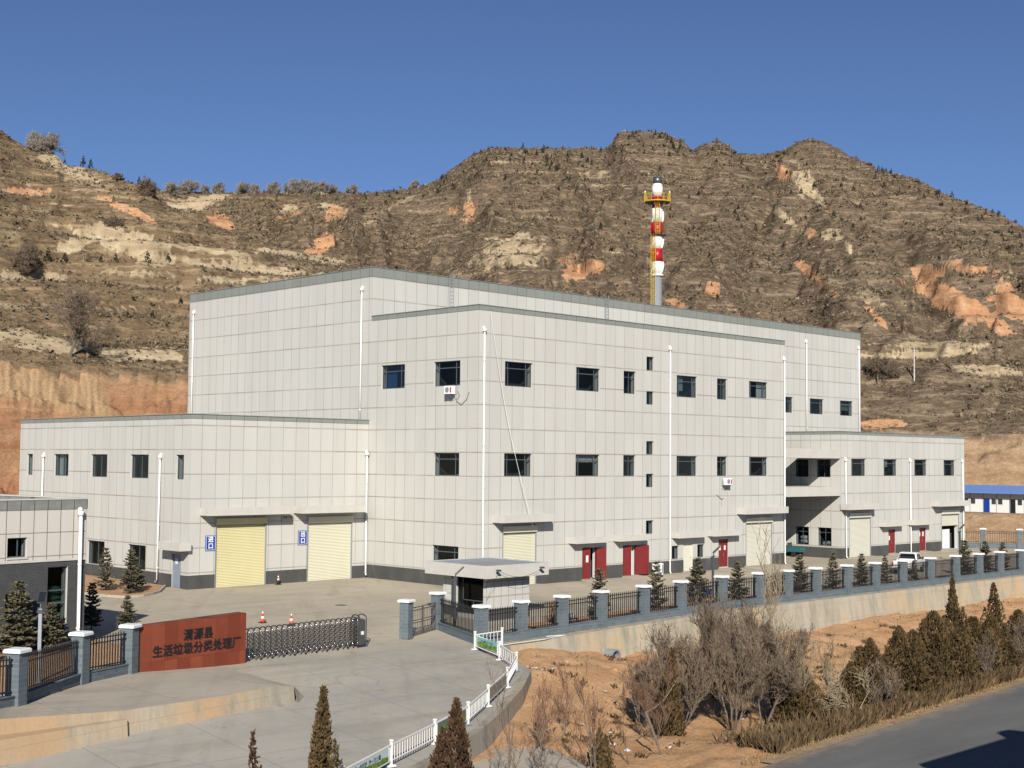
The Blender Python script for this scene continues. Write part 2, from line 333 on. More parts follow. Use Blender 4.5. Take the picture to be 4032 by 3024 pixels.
MT['weedbrown']=foliagem('dead_weed_stems',[(.15,(.055,.038,.022)),(.5,(.115,.078,.044)),(.85,(.22,.15,.08))],1.)
# ------------------------------------------------------------------ terrain
def az_t(x,y):
    """bearing (rad, from the view direction) and slope (height per metre of ground distance) of a sight line of the survey"""
    k=1.8228; d=fw*FPX+r2*(x*k-2016)-u2*(y*k-1512); return math.atan2(d[0],d[1])-YAW, d[2]/math.hypot(d[0],d[1])
def curve(pts):
    q=sorted(az_t(x,y) for x,y in pts); a=np.array(q); return a[:,0],a[:,1]
AZ=lambda x:az_t(x,830)[0]
crestA=curve([(-420,120),(-250,175),(-100,235),(0,278),(25,300),(55,316),(75,320),(125,334),(140,352),(190,362),(235,378),(275,392),(305,396),(333,417),(354,441),(396,462),(451,487),(521,504),(590,528),(659,549),(729,570),(764,580),(900,640),(1000,700)])
z6=lambda x,y:((1300+x/1.58)/1.8228,(450+y/1.58)/1.8228)
z7=lambda x,y:((2632+x/1.58)/1.8228,(450+y/1.58)/1.8228)
crestB=curve([(-300,400),(250,415),(345,412),(430,417),(560,416),(700,416),(790,415)]+[z6(*p) for p in [(300,480),(480,470),(560,450),(650,412),(700,388),(740,348),(800,312),(850,277),(880,252),(950,222),(1000,212),(1200,207),(1450,209),(1640,215),(1700,222),(1750,197),(1775,140),(1800,122),(1830,115),(2000,112),(2100,125),(2180,150)]]+[z7(*p) for p in [(60,160),(130,212),(150,226),(200,192),(250,177),(310,174),(370,192),(410,232),(430,258),(560,262),(620,250),(740,212),(790,182),(900,152),(970,172),(1060,212),(1130,262),(1250,312),(1280,340),(1400,367),(1500,397),(1600,432),(1700,487),(1850,542),(2000,597),(2212,692)]]+[(2350,600),(2600,760)])
_ag=np.linspace(-.8,.8,1601); _kk=np.exp(-(np.arange(-90,91)/34.)**2); _kk/=_kk.sum()
def _smooth(c): t=np.interp(_ag,c[0],c[1]); return np.convolve(np.pad(t,90,'edge'),_kk,'valid')
smA,smB=_smooth(crestA),_smooth(crestB)
def ip(a,xs,ys): return np.interp(a,[AZ(x) for x in xs],ys)
RCX=[-300,0,420,600,800,1106,1500,1680,1850,2250,2500]
def RC0(az): return ip(az,RCX,[136,137,143,150,158,174,201,212,194,194,196])
def RC1(az): return ip(az,RCX,[149,151,156,162,170,187,214,225,207,205,207])
def terrain(az,r):
    """height of the hills at bearing az (rad) and ground distance r (m) from the viewpoint; numpy arrays"""
    az=np.asarray(az,float); r=np.asarray(r,float)
    wx=r*np.sin(az); wy=r*np.cos(az)
    # foot: earth cut behind the yard
    rc0=RC0(az); rc1=RC1(az)
    zc=ip(az,[-300,0,420,600,1500,1870,2250,2500],[20,19.6,18.9,19,19,14.9,13.9,13.5])
    wob=fbm(az*38,r*.22+3,4)
    tcut=np.clip((r-rc0-wob*1.3)/(rc1-rc0),0,1)
    led=tcut+.07*np.sin(tcut*2*PI*2.0+wob*3)*np.sin(PI*tcut)
    z=zc*np.clip(led,0,1)**.92
    plat=ip(az,[1500,1720,1760,2500],[0,0,3.75,3.75]); rp=ip(az,[0,2500],[172,172])
    z=np.maximum(z,plat*np.clip((r-rp-wob*.8)/3.2,0,1))
    # hill A
    rA=ip(az,[-400,0,330,760,1000],[285,265,235,212,215]); tA=np.interp(az,crestA[0],crestA[1]); zA=CAM[2]+rA*tA
    fA=rc1+2.5
    t=np.clip((r-fA)/(rA-fA),0,1.0); n1=fbm(wx*.018+5,wy*.018,5); n2=fbm(wx*.07,wy*.07+9,4)
    prof=t**1.06; zA_=zA; zAs=CAM[2]+rA*np.interp(az,_ag,smA)
    env=np.sin(PI*np.clip(t,0,1))**.7
    hA=zc+(zAs+(zA-zAs)*t**3-zc)*prof+env*(n1*6+n2*1.2)
    step=4.6; q=hA/step+.25*n1; fr=q-np.floor(q); hA2=hA+env*step*.75*(sst(.30,.70,fr)-fr); hA=hA2+n2*.35
    hA=np.where(r>rA,zA-(r-rA)*.45+n2*.4,hA)
    hA=np.where(az>AZ(1000),-50,hA)
    # hill B
    rB=ip(az,[-300,0,340,780,1040,1400,1600,1760,2000,2212,2600],[560,540,510,470,430,425,415,405,370,340,320]); tB=np.interp(az,crestB[0],crestB[1]); zB=CAM[2]+rB*tB
    zf=zc+ip(az,[0,500,1700,1900],[4,4,2,0]); fB=rc1+ip(az,[0,500,1500,1870,2250],[60,45,8,2,2])
    t=np.clip((r-fB)/(rB-fB),0,1); env=np.sin(PI*t)**.75
    gul=1-np.abs(fbm(az*15+.6*n1+3.1,r*.0045,3))*1.6
    n1b=fbm(wx*.011+11,wy*.011,5); n3=fbm(wx*.035,wy*.035+4,4)
    zBs=CAM[2]+rB*np.interp(az,_ag,smB); hB=zf+(zBs+(zB-zBs)*t**4-zf)*t+env*(n1b*7+(gul-.6)*9+n3*1.2)
    lim=CAM[2]+r*np.interp(az,crestB[0],crestB[1])*(1.-.02*env)
    hB=np.where(t<1,np.minimum(hB,lim+.6),hB)
    bench=ip(az,[1500,1860,2250],[0,1,1])*np.exp(-((r-243)/5.)**2)
    step=5.2; q=hB/step+.2*n1b; fr=q-np.floor(q); ter=(.35+.5*(n1b>-.1))*env+.25*(t>.8)*(1-t)*5; hB=hB+np.clip(ter,0,.85)*step*.7*(sst(.33,.67,fr)-fr)+n2*.4
    hB=np.where(r>rB,zB-(r-rB)*.4+n2*.5,hB); hB=np.where(r<fB,-100,hB)
    base=np.where(r>rc1,-100,z)
    ben=zc+(r-rc1)*.06+n2*.3
    return np.where(r<rc1,z,np.maximum(np.maximum(hA,hB),np.where(r<np.maximum(fA,fB)+3,ben,-100)))
def wpos(az,r): return CAM[0]+r*np.sin(az+YAW), CAM[1]+r*np.cos(az+YAW)
_RR=np.concatenate([np.arange(120,132,3.),np.arange(132,160,.5),np.arange(160,260,.55),np.arange(260,360,.8),np.arange(360,450,1.0),np.arange(450,575,1.6),np.array([590,630,700,800])])
def find_r(x,y):
    """first ground distance where the hills meet the sight line (x,y)"""
    a,t=az_t(x,y); h=terrain(np.full(len(_RR),a),_RR); k=np.nonzero((h-CAM[2])/_RR>=t)[0]
    k=[i for i in k if _RR[i]>134]
    if not k and y<760: return find_r(x,y+1.2)
    r=_RR[k[0]] if len(k) else ip(a,[0,2212],[400,400]); return a,float(r)
def on_hill(x,y):
    a,r=find_r(x,y); X,Y=wpos(a,r); return float(X),float(Y),float(terrain(np.array([a]),np.array([r]))[0])
def make_hills():
    az=np.linspace(AZ(-330),AZ(2520),1000); A,R=np.meshgrid(az,_RR,indexing='ij'); H=terrain(A,R)
    H=np.where(R<RC0(A)-9,-6,np.where((R<134)|(H<.03),np.minimum(H,-.3),H)); H=np.where((R<RC0(A)-9)&(H>-1)|(R<134),-6,H); PL_=ip(A,[1690,1740],[0,1]); H=np.where((PL_>.5)&(R>166)&(R<RC0(A)),terrain(A,R),H); H=np.where((PL_>.5)&(H<.03)&(H>-1),-.3,H)
    X,Y=wpos(A,R); V=np.stack([X,Y,H],-1).reshape(-1,3); na,nr=A.shape
    i=np.arange(na*nr).reshape(na,nr); F=np.stack([i[:-1,:-1],i[1:,:-1],i[1:,1:],i[:-1,1:]],-1).reshape(-1,4)
    me=npmesh('hills',V,F,True)
    # exposed earth: mapped on the slope from a survey of the scars (sight-line coordinates, in plan they sit on the slope they were seen on)
    xd=V-CAM; dep=xd@fw; px=(2016+FPX*(xd@r2)/dep)/1.8228; py=(1512-FPX*(xd@u2)/dep)/1.8228
    wn=fbm(V[:,0]*.06+V[:,2]*.05,V[:,1]*.06-V[:,2]*.08,4); wn3=fbm(V[:,0]*.7+V[:,2]*.3,V[:,1]*.7,2); wn2=fbm(V[:,0]*.25,V[:,1]*.25+V[:,2]*.3,3)
    def blob(L):
        m=np.zeros(len(V))
        for cx,cy,rx,ry,rot,s in L:
            c,s_=math.cos(math.radians(rot)),math.sin(math.radians(rot)); dx,dy=px-cx,py-cy
            u=(dx*c+dy*s_)/rx; v=(-dx*s_+dy*c)/ry; d=np.sqrt(u*u+v*v)+wn*.7+wn2*.45+wn3*.35
            m=np.maximum(m,s*sst(1.12,.82,d))
        return m
    org=blob([(55,414,75,9,3,.9),(255,442,62,9,25,.85),(300,462,40,7,30,.9),(480,478,32,17,25,1),(700,524,34,13,-28,1),(725,462,22,18,10,.8),(615,470,20,8,0,.5),(640,462,20,10,0,.5),(1240,590,26,16,-20,1),(1282,575,20,12,0,.9),(1015,455,14,22,15,.9),(1540,625,22,20,0,1),(1462,655,22,9,20,.9),(1690,370,20,14,40,.8),(1750,500,17,14,30,.8),(1760,598,48,10,40,.9),(2050,645,110,32,38,1),(2000,590,45,18,15,.85),(2150,700,50,18,35,.9),(2180,650,60,30,38,1),(1905,915,60,12,0,.7),(1900,690,30,8,45,.8),(1230,560,22,14,0,.5),(975,455,12,9,0,.7),(2100,585,60,14,10,.6)])
    pal=blob([(435,436,52,17,-12,1),(380,432,20,8,0,.6),(725,450,32,12,10,.8),(625,452,22,13,0,.9),(250,515,125,26,12,.95),(175,520,60,22,-30,.7),(190,395,80,36,28,.45),(530,578,170,9,6,.8),(640,552,100,7,9,.8),(560,607,180,10,3,.6),(60,597,80,12,2,.95),(330,765,125,17,2,.9),(110,742,90,13,5,.8),(30,720,40,10,0,.7),(1090,555,72,42,-10,.65),(1180,530,50,24,0,.4),(990,600,30,15,0,.5),(1735,395,20,28,-25,1),(1765,425,10,22,-30,.8),(1690,465,42,9,38,.7),(1800,510,22,17,20,1),(1830,530,9,20,-30,.7),(2000,765,130,7,-2,.7),(2140,800,90,12,4,.7),(2060,745,120,8,0,.6),(1720,352,18,8,20,.6),(2030,560,70,10,10,.5),(900,545,30,9,0,.4),(140,360,70,14,22,.7),(60,455,70,16,5,.4),(330,560,80,14,10,.7),(440,540,90,9,8,.6),(300,590,120,7,3,.55),(500,640,130,8,6,.5),(240,665,90,6,0,.5),(60,660,70,7,0,.5),(820,470,70,9,-25,.45),(860,440,50,6,-25,.5),(1150,470,90,5,0,.5),(1300,400,150,4,0,.5),(1250,372,170,4,0,.5),(1420,345,110,4,0,.5),(1130,350,90,4,0,.55),(1640,560,60,7,30,.4),(1560,470,60,8,20,.35),(1880,640,40,14,35,.5),(1960,720,50,8,30,.5),(1015,425,8,12,0,.7)])
    # terrace risers high on the slopes
    fr=np.mod(V[:,2]/5.2+.3*wn,1); ris=np.exp(-((fr-.5)/.06)**2)*np.clip(.35+wn*1.3+wn2*.6,0,1)*.8
    rr=R.reshape(-1); aa=A.reshape(-1)
    cut=((rr<RC1(aa)-.5)&(rr>133)).astype(float)
    pal=np.maximum(pal,ris*.8*(1-cut)); red=np.zeros(len(V))
    tanm=sst(12,-12,px-(190+(py-795)*.5)+wn*18)*sst(10,-10,py-(848+px*.22)+wn*16)*sst(-40,0,px+20); org=np.where(cut>.5,tanm,org); tone=sst(820,420,px+ (py-480)*.6)
    colattr(me,'soil',np.stack([org,pal,cut,tone],-1))
    o=link('hills',me,hillmat()); tag(o,kind='structure'); return V,px,py,np.maximum(np.maximum(org,pal*.8),cut),A,R
def hillmat():
    t=NT('loess_hillside'); at=t.N('Attribute'); at.attribute_name='soil'; q=t.N('SeparateColor'); t.L(at.outputs['Color'],q.inputs[0])
    n1=t.noise(.045,6,.62,sc=(1,1,1.6)); n2=t.noise(.33,7,.74,sc=(.6,.6,2.1)); n3=t.noise(1.1,5,.75,sc=(.7,.7,1.8)); n4=t.noise(3.5,4,.7)
    scrub=t.ramp(n2,[(.33,(.086,.060,.042)),(.46,(.142,.101,.069)),(.56,(.195,.143,.098)),(.72,(.32,.24,.16))])
    scrub=t.mix(t.ramp(n3,[(.51,0.),(.60,.72)]),scrub,(.074,.057,.042))
    scrub=t.mix(t.ramp(n1,[(.40,0.),(.72,.55)]),scrub,(.25,.18,.115))
    tl=t.math('ABSOLUTE',t.math('SUBTRACT',t.math('FRACT',t.math('ADD',t.math('DIVIDE',t.xyz(2),2.7),t.math('MULTIPLY',n1,2.2))),.5)); tm=t.math('MULTIPLY',t.ramp(tl,[(.05,1.),(.12,0.)]),t.ramp(n2,[(.42,0.),(.58,.75)])); scrub=t.mix(tm,scrub,(.36,.28,.185))
    scrub=t.mix(t.math('MULTIPLY',at.outputs['Alpha'],.38),scrub,t.mix(1.,scrub,(1.55,1.42,1.05),'MULTIPLY'))
    ds=t.noise(.62,5,.7,sc=(.75,.75,2.4)); scrub=t.mix(t.ramp(ds,[(.54,0.),(.62,.8)]),scrub,(.33,.252,.165)); dk=t.noise(.85,4,.65,sc=(.9,.9,1.3)); scrub=t.mix(t.ramp(dk,[(.57,0.),(.65,.75)]),scrub,(.066,.046,.032))
    soil_o=t.ramp(n2,[(.3,(.42,.205,.105)),(.5,(.55,.30,.16)),(.7,(.66,.42,.25))])
    soil_p=t.ramp(n2,[(.3,(.36,.27,.165)),(.5,(.51,.395,.25)),(.7,(.66,.53,.36))])
    sk=t.math('MULTIPLY_ADD',t.noise(.9,5,.7,sc=(1,1,.22)),.9,.55); soil_o=t.mix(1.,soil_o,sk,'MULTIPLY'); soil_p=t.mix(1.,soil_p,sk,'MULTIPLY')
    thr=t.math('MULTIPLY_ADD',n3,.5,t.math('MULTIPLY',n2,.5))
    fo=t.ramp(t.math('ADD',q.outputs[0],t.math('MULTIPLY_ADD',thr,.9,-.45)),[(.38,0.),(.56,1.)])
    fp=t.ramp(t.math('ADD',q.outputs[1],t.math('MULTIPLY_ADD',thr,1.1,-.55)),[(.36,0.),(.62,.95)])
    col=t.mix(fp,scrub,soil_p); col=t.mix(fo,col,soil_o)
    # earth cut: banded red-brown and ochre loam, raked by the digger
    z=t.xyz(2); band=t.noise(.16,4,.5,sc=(.12,.12,1.6)); cutc=t.ramp(band,[(.32,(.28,.125,.068)),(.46,(.36,.175,.094)),(.56,(.43,.25,.14)),(.70,(.30,.138,.074))])
    zz=t.ramp(t.math('DIVIDE',z,20.),[(.62,0.),(.95,.6)]); cutc=t.mix(zz,cutc,(.47,.31,.175))
    side=t.ramp(t.math('DIVIDE',t.xyz(0),60.),[(.2,0.),(.9,.8)]); cutc=t.mix(side,cutc,t.ramp(n2,[(.35,(.30,.20,.12)),(.5,(.41,.285,.175)),(.65,(.49,.36,.23))]))
    rk=t.N('TexWave',wave_type='BANDS',bands_direction='X'); rk.inputs['Scale'].default_value=.52; rk.inputs['Distortion'].default_value=3.5; rk.inputs['Detail'].default_value=3; rk.inputs['Detail Scale'].default_value=.7
    mp=t.N('Mapping'); mp.inputs['Rotation'].default_value=(0,.3,.75); t.L(t.pos(),mp.inputs[0]); t.L(mp.outputs[0],rk.inputs[0])
    cutc=t.mix(1.,cutc,t.math('MULTIPLY_ADD',n3,.9,.55),'MULTIPLY'); rkc=t.mix(1.,(.45,.30,.17),t.math('MULTIPLY_ADD',rk.outputs[1],.2,.86),'MULTIPLY'); cutc=t.mix(q.outputs[0],cutc,rkc)
    col=t.mix(q.outputs[2],col,cutc); col=t.mix(1.,col,t.math('MULTIPLY_ADD',n4,.7,.65),'MULTIPLY')
    hh=t.math('ADD',t.math('MULTIPLY',n2,1.2),t.math('MULTIPLY',n3,.5)); hh=t.math('ADD',hh,t.math('MULTIPLY',t.math('MULTIPLY',rk.outputs[1],t.math('MULTIPLY',q.outputs[2],q.outputs[0])),.045))
    t.bump(hh,.8,1.0); return t.base(col,1.,0.)
HV,HPX,HPY,HSOIL,HA,HR=make_hills()
# ------------------------------------------------------------------ ground of the plant, driveway, roads
def low(x): return np.interp(x,[-60,-46,-38,-34,-20,3],[0,0.0,0.1,.3,.5,0])
def gh(x,y):
    x=np.asarray(x,float); y=np.asarray(y,float)
    z=-low(x)*sst(-8,-20,y); z=z-.1*np.clip(-20-y,0,None); return np.maximum(z,-2.62)
RAIL=[(-17.5,-20.75),(-19.52,-20.75),(-19.97,-23.12),(-21.01,-25.41),(-23.98,-27.8),(-27.41,-30.07),(-30.4,-31.98),(-33.62,-33.52),(-37.4,-35.4),(-41.0,-37.15),(-44.8,-38.9)]
_ry=[-18,-20.7,-23.1,-25.6,-28.1,-30.5,-32.5,-34.2,-36.1,-37.9,-39.7,-44,-50]; _rx=[-16.6,-17.0,-19.2,-20.3,-23.4,-26.9,-30.0,-33.3,-37.1,-40.7,-44.6,-54,-68]
def xr(y): return np.interp(-np.asarray(y),[-v for v in _ry],_rx)
def gridmesh(name,xa,xb,ys,nx,zf,mat,kind='structure'):
    """rows at ys from xa(y) to xb(y)"""
    P=[]
    for y in ys:
        a,b=xa(y),xb(y); xs=a+(b-a)*np.linspace(0,1,nx); P.append(np.stack([xs,np.full(nx,y),zf(xs,np.full(nx,y))],-1))
    V=np.concatenate(P); m=len(ys); i=np.arange(m*nx).reshape(m,nx)
    F=np.stack([i[:-1,:-1],i[:-1,1:],i[1:,1:],i[1:,:-1]],-1).reshape(-1,4)
    if ys[1]<ys[0]: F=F[:,::-1]
    o=link(name,npmesh(name,V,F,True),mat); tag(o,kind=kind); return o
gridmesh('yard_pavement',lambda y:-72,lambda y:100,np.linspace(-20.2,62,64),60,lambda x,y:gh(x,y),MT['yard'])
gridmesh('driveway',lambda y:-95,lambda y:float(xr(y)),np.linspace(-20.2,-52,66),90,lambda x,y:gh(x,y)+0*x,MT['drive'])
def road_edge(x): return -39.76+(np.asarray(x)-4.9)*.0829
def dz(x,y):
    x=np.asarray(x,float); y=np.asarray(y,float)
    foot=np.interp(x,[-18,-15,-9,0,10,21,45,90],[-1.0,-1.15,-1.85,-2.0,-2.0,-1.75,-1.75,-1.7])
    near=np.interp(y,[-44,-39,-34.5,-32.5,-28,-25,-21],[-2.7,-2.65,-2.62,-2.45,-1.9,-1.35,-1.0])
    e=road_edge(x); far=np.where(y<-33,np.interp((y-e),[-6,0,1.5,6.8],[-2.7,-2.64,-2.68,-3.0]),-3.0+(foot+3.0)*sst(-33,-21,y)**1.2)
    w=sst(0,11,x-xr(y)); z=near*(1-w)+far*w
    bump=fbm(x*.35,y*.35,4)*.30+fbm(x*1.1,y*1.1,3)*.11
    return z+bump*np.clip((y-e)/2,0,1)*np.clip((x-xr(y))/.8,0.1,1)
gridmesh('earth_bank',lambda y:float(xr(y))-.02,lambda y:95.,np.concatenate([np.arange(-20.9,-44.5,-.25)]),420,dz,MT['dirt'])
def make_roads():
    xs=np.linspace(-110,130,60); e=road_edge(xs); V=[];
    for off,z in ((0,-2.60),(-8.6,-2.60)): V.append(np.stack([xs,e+off,np.full(60,z)],-1))
    V=np.concatenate(V); i=np.arange(120).reshape(2,60); F=np.stack([i[0,:-1],i[1,:-1],i[1,1:],i[0,1:]],-1)
    tag(link('road',npmesh('road',V,F),MT['asphalt']),kind='structure')
    # broken concrete edging along the asphalt
    rng=random.Random(5); b=MB(); x=-23.
    while x<95:
        l=rng.uniform(1.5,4); a=road_edge(x); c=road_edge(x+l-.04); w=rng.uniform(.35,.62)
        b.quad((x,a-.05,-2.585),(x+l-.04,c-.05,-2.585),(x+l-.04,c+w,-2.575),(x,a+w*rng.uniform(.8,1.1),-2.575)); x+=l
    tag(b.build('road_edging',MT['verge']),kind='structure')
    b=MB(); b.poly([(-27.6,-31.6,-2.56),(-30.6,-33.3,-2.56),(-33.6,-34.7,-2.56),(-37.0,-36.4,-2.56),(-37.4,-43.3,-2.56),(-29.6,-42.45,-2.56),(-28.95,-37.4,-2.56),(-27.2,-33.1,-2.56)])
    tag(b.build('pavement',MT['apron']),kind='structure')
make_roads()
b=MB(); b.quad((-400,-420,-2.9),(400,-420,-2.9),(400,-43.9,-2.9),(-400,-43.9,-2.9)); tag(b.build('ground',MT['ground']),kind='structure')
# planting soil strip inside the fence, soil bed by the left wing
gridmesh('planting_strip',lambda y:-12.2,lambda y:62,np.linspace(-19.75,-16.3,10),150,lambda x,y:gh(x,y)+.05+.05*fbm(x*.6,y*.9,3)+.10*np.clip((y+19.7)/2,0,1)*np.clip((-16.3-y)/1.5,0,1),MT['soil'])
b=MB(); b.box(-12.2,62,-16.3,-16.15,-.3,.13); tag(b.build('kerb',MT['kerbwall']),kind='structure')
def bed():
    P=[(-16.7,40),(-16.7,15.9),(-19.2,12.4),(-20.4,11.3),(-21.6,10.5),(-22.9,10.4),(-23.5,11.8),(-23.9,15),(-25,24),(-26,40)]
    b=MB(); b.poly([(x,y,.11) for x,y in P]); tag(b.build('planting_bed',MT['soil']),kind='structure')
    b=MB()
    for p,q in zip(P[1:],P[2:]):
        d=Vector((q[0]-p[0],q[1]-p[1],0)).normalized(); n=Vector((-d.y,d.x,0))*.07
        b.hexa([(p[0]-n.x,p[1]-n.y,0),(q[0]-n.x,q[1]-n.y,0),(q[0]+n.x,q[1]+n.y,0),(p[0]+n.x,p[1]+n.y,0),(p[0]-n.x,p[1]-n.y,.16),(q[0]-n.x,q[1]-n.y,.16),(q[0]+n.x,q[1]+n.y,.16),(p[0]+n.x,p[1]+n.y,.16)])
    tag(b.build('kerb',MT['apron']),kind='structure')
    gridmesh('planting_bed',lambda y:-52,lambda y:-40.2 if y<-16.4 else -34.8,np.linspace(-20.2,-6,16),40,lambda x,y:np.maximum(gh(x,y),apz(x)*0+gh(x,y))+.05+.04*fbm(x,y,3),MT['soil'])
def apz(x): return np.interp(x,[-60,-52,-47,-43.5,-40,-38,-36,-34.9,-34,-33.2],[1.2,.75,.33,.08,-.02,-.02,-.03,-.18,-.80,-1.1])
bed()
# apron in front of the left fence, held by the stained wall
WB=[(-62,-31.2),(-56,-29.6),(-52,-28.75),(-48.86,-28.12),(-43.92,-27.62),(-39.06,-26.74),(-37.29,-26.36),(-36.08,-26.05),(-34.9,-25.8),(-34.0,-25.35),(-33.2,-24.6)]
FL=[(-62,-33.5),(-56,-30.5),(-52,-27.9),(-46.9,-25.0),(-42.0,-20.4),(-38.8,-18.8),(-36.6,-18.6),(-35.3,-18.5),(-34.2,-18.3),(-33.2,-18.1),(-32.2,-18.0)]
def apron():
    V=[];F=[];n=len(WB);K=8
    for j in range(K):
        for i in range(n):
            t=j/(K-1); a=WB[i]; c=FL[i]; x=a[0]+(c[0]-a[0])*t; y=a[1]+(c[1]-a[1])*t
            top=float(apz(a[0])); back=float(max(gh(c[0],c[1])+.02,apz(c[0]) if c[0]<-38 else -9)); z=top+(back-top)*t**.8
            V.append((x,y,z))
    for j in range(K-1):
        for i in range(n-1): F.append((j*n+i,j*n+i+1,(j+1)*n+i+1,(j+1)*n+i))
    tag(link('apron',npmesh('apron',np.array(V),np.array(F),True),MT['apron']),kind='structure')
    b=MB()
    for i in range(n-2):
        a,c=WB[i],WB[i+1]; ta,tc=float(apz(a[0])),float(apz(c[0])); za,zc_=float(gh(*a))-.1,float(gh(*c))-.1
        m=0 if a[0]<-43.0 else 1; o=.12 if i<n-3 else .3
        b.quad((a[0],a[1]-o,za),(c[0],c[1]-o,zc_),(c[0],c[1]-.0,tc+.004),(a[0],a[1]-.0,ta+.004),m)
    w=b.build('retaining_wall',[MT['retain_stained'],MT['retain']]); tag(w,'low retaining wall stained orange along the left side of the driveway','retaining wall')
    # ledge block on the left half
    b=MB(); b.hexa([(-62,-31.9,-.9),(-43.9,-27.95,-.9),(-43.8,-27.0,-.9),(-62,-30.2,-.9),(-62,-31.75,.30),(-43.9,-27.85,-.18),(-43.8,-27.0,-.18),(-62,-30.2,.30)])
    tag(b.build('retaining_wall',MT['retain_stained']),'lower stained concrete ledge in front of the left retaining wall','retaining wall')
apron()
def walls():
    b=MB(); xs=[-17.2,-15,-12,-9,-6,-3,0,4,8,12,18,24,30,40,50,65,80,95]
    for a,c in zip(xs,xs[1:]):
        za,zc_=float(gh(a,-20))-.03,float(gh(c,-20))-.03
        b.quad((a,-21.45,-3.2),(c,-21.45,-3.2),(c,-20.95,zc_),(a,-20.95,za)); b.quad((a,-20.95,za),(c,-20.95,zc_),(c,-20.15,zc_+.01),(a,-20.15,za+.01))
    b.quad((-17.2,-20.15,-3.2),(-17.2,-21.45,-3.2),(-17.2,-20.95,-.5),(-17.2,-20.15,-.5))
    w=b.build('retaining_wall',MT['retain']); tag(w,'long concrete retaining wall under the blue-grey fence with water stains','retaining wall')
    # kerb wall along the driveway's right edge under the guard rail
    b=MB(); P=[(float(xr(y)),y) for y in np.linspace(-20.9,-44,40)]
    for p,q in zip(P,P[1:]):
        d=Vector((q[0]-p[0],q[1]-p[1],0)).normalized(); n=Vector((-d.y,d.x,0)); i=n*-.35; o=n*.12; o2=n*.26
        zp,zq=float(gh(*p)),float(gh(*q))
        A=(p[0]+i.x,p[1]+i.y,zp+.02);B=(q[0]+i.x,q[1]+i.y,zq+.02);C_=(q[0]+o.x,q[1]+o.y,zq+.06);D_=(p[0]+o.x,p[1]+o.y,zp+.06)
        b.quad(A,B,C_,D_); b.quad(D_,C_,(q[0]+o2.x,q[1]+o2.y,-3.2),(p[0]+o2.x,p[1]+o2.y,-3.2))
    w=b.build('kerb_wall',MT['kerbwall']); tag(w,'curved concrete kerb wall carrying the white guard rail','kerb wall')
walls()
# ------------------------------------------------------------------ buildings
class Fac:
    """vertical wall plane: origin O, direction U, inward normal I"""
    def __init__(s,O,U): s.O=Vector((O[0],O[1],0)); s.U=Vector((U[0],U[1],0)).normalized(); s.I=Vector((-s.U.y,s.U.x,0))
    def p(s,u,z,d=0): q=s.O+s.U*u+s.I*d; return (q.x,q.y,z)
    def T(s): return lambda q:s.p(q[0],q[2],q[1])     # box coords (u, depth inward, z)
def wall(mb,f,u0,u1,z0,z1,holes,dep=.22,m=0,mr=1):
    us=sorted(set([u0,u1]+[h[0] for h in holes]+[h[1] for h in holes])); zs=sorted(set([z0,z1]+[h[2] for h in holes]+[h[3] for h in holes]))
    for a,c in zip(us,us[1:]):
        for e,g in zip(zs,zs[1:]):
            cu,cz=(a+c)/2,(e+g)/2
            if any(h[0]<cu<h[1] and h[2]<cz<h[3] for h in holes): continue
            mb.quad(f.p(a,e),f.p(c,e),f.p(c,g),f.p(a,g),m)
    for a,c,e,g in [h[:4] for h in holes]:
        mb.quad(f.p(a,e),f.p(c,e),f.p(c,e,dep),f.p(a,e,dep),mr); mb.quad(f.p(a,g,dep),f.p(c,g,dep),f.p(c,g),f.p(a,g),mr)
        mb.quad(f.p(a,e,dep),f.p(a,g,dep),f.p(a,g),f.p(a,e),mr); mb.quad(f.p(c,e),f.p(c,g),f.p(c,g,dep),f.p(c,e,dep),mr)
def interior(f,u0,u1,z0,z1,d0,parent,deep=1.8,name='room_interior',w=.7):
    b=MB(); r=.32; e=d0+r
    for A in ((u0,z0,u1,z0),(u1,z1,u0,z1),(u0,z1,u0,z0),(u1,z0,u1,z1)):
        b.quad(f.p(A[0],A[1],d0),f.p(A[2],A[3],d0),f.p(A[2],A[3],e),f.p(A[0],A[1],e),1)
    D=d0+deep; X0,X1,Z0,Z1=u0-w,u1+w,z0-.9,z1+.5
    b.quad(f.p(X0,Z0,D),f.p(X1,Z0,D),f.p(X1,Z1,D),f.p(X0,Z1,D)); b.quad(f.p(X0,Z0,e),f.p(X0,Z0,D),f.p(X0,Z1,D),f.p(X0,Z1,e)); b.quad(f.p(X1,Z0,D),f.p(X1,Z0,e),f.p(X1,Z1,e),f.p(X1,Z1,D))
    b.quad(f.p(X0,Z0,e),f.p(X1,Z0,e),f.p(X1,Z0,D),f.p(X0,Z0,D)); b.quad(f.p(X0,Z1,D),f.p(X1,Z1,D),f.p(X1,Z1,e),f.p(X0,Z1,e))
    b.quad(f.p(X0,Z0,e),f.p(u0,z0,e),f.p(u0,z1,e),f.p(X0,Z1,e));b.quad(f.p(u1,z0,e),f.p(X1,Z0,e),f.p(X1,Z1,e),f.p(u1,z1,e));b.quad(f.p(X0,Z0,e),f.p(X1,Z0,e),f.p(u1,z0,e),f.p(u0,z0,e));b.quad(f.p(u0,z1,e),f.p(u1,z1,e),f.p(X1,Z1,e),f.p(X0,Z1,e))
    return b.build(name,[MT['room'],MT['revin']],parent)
WN=[0]
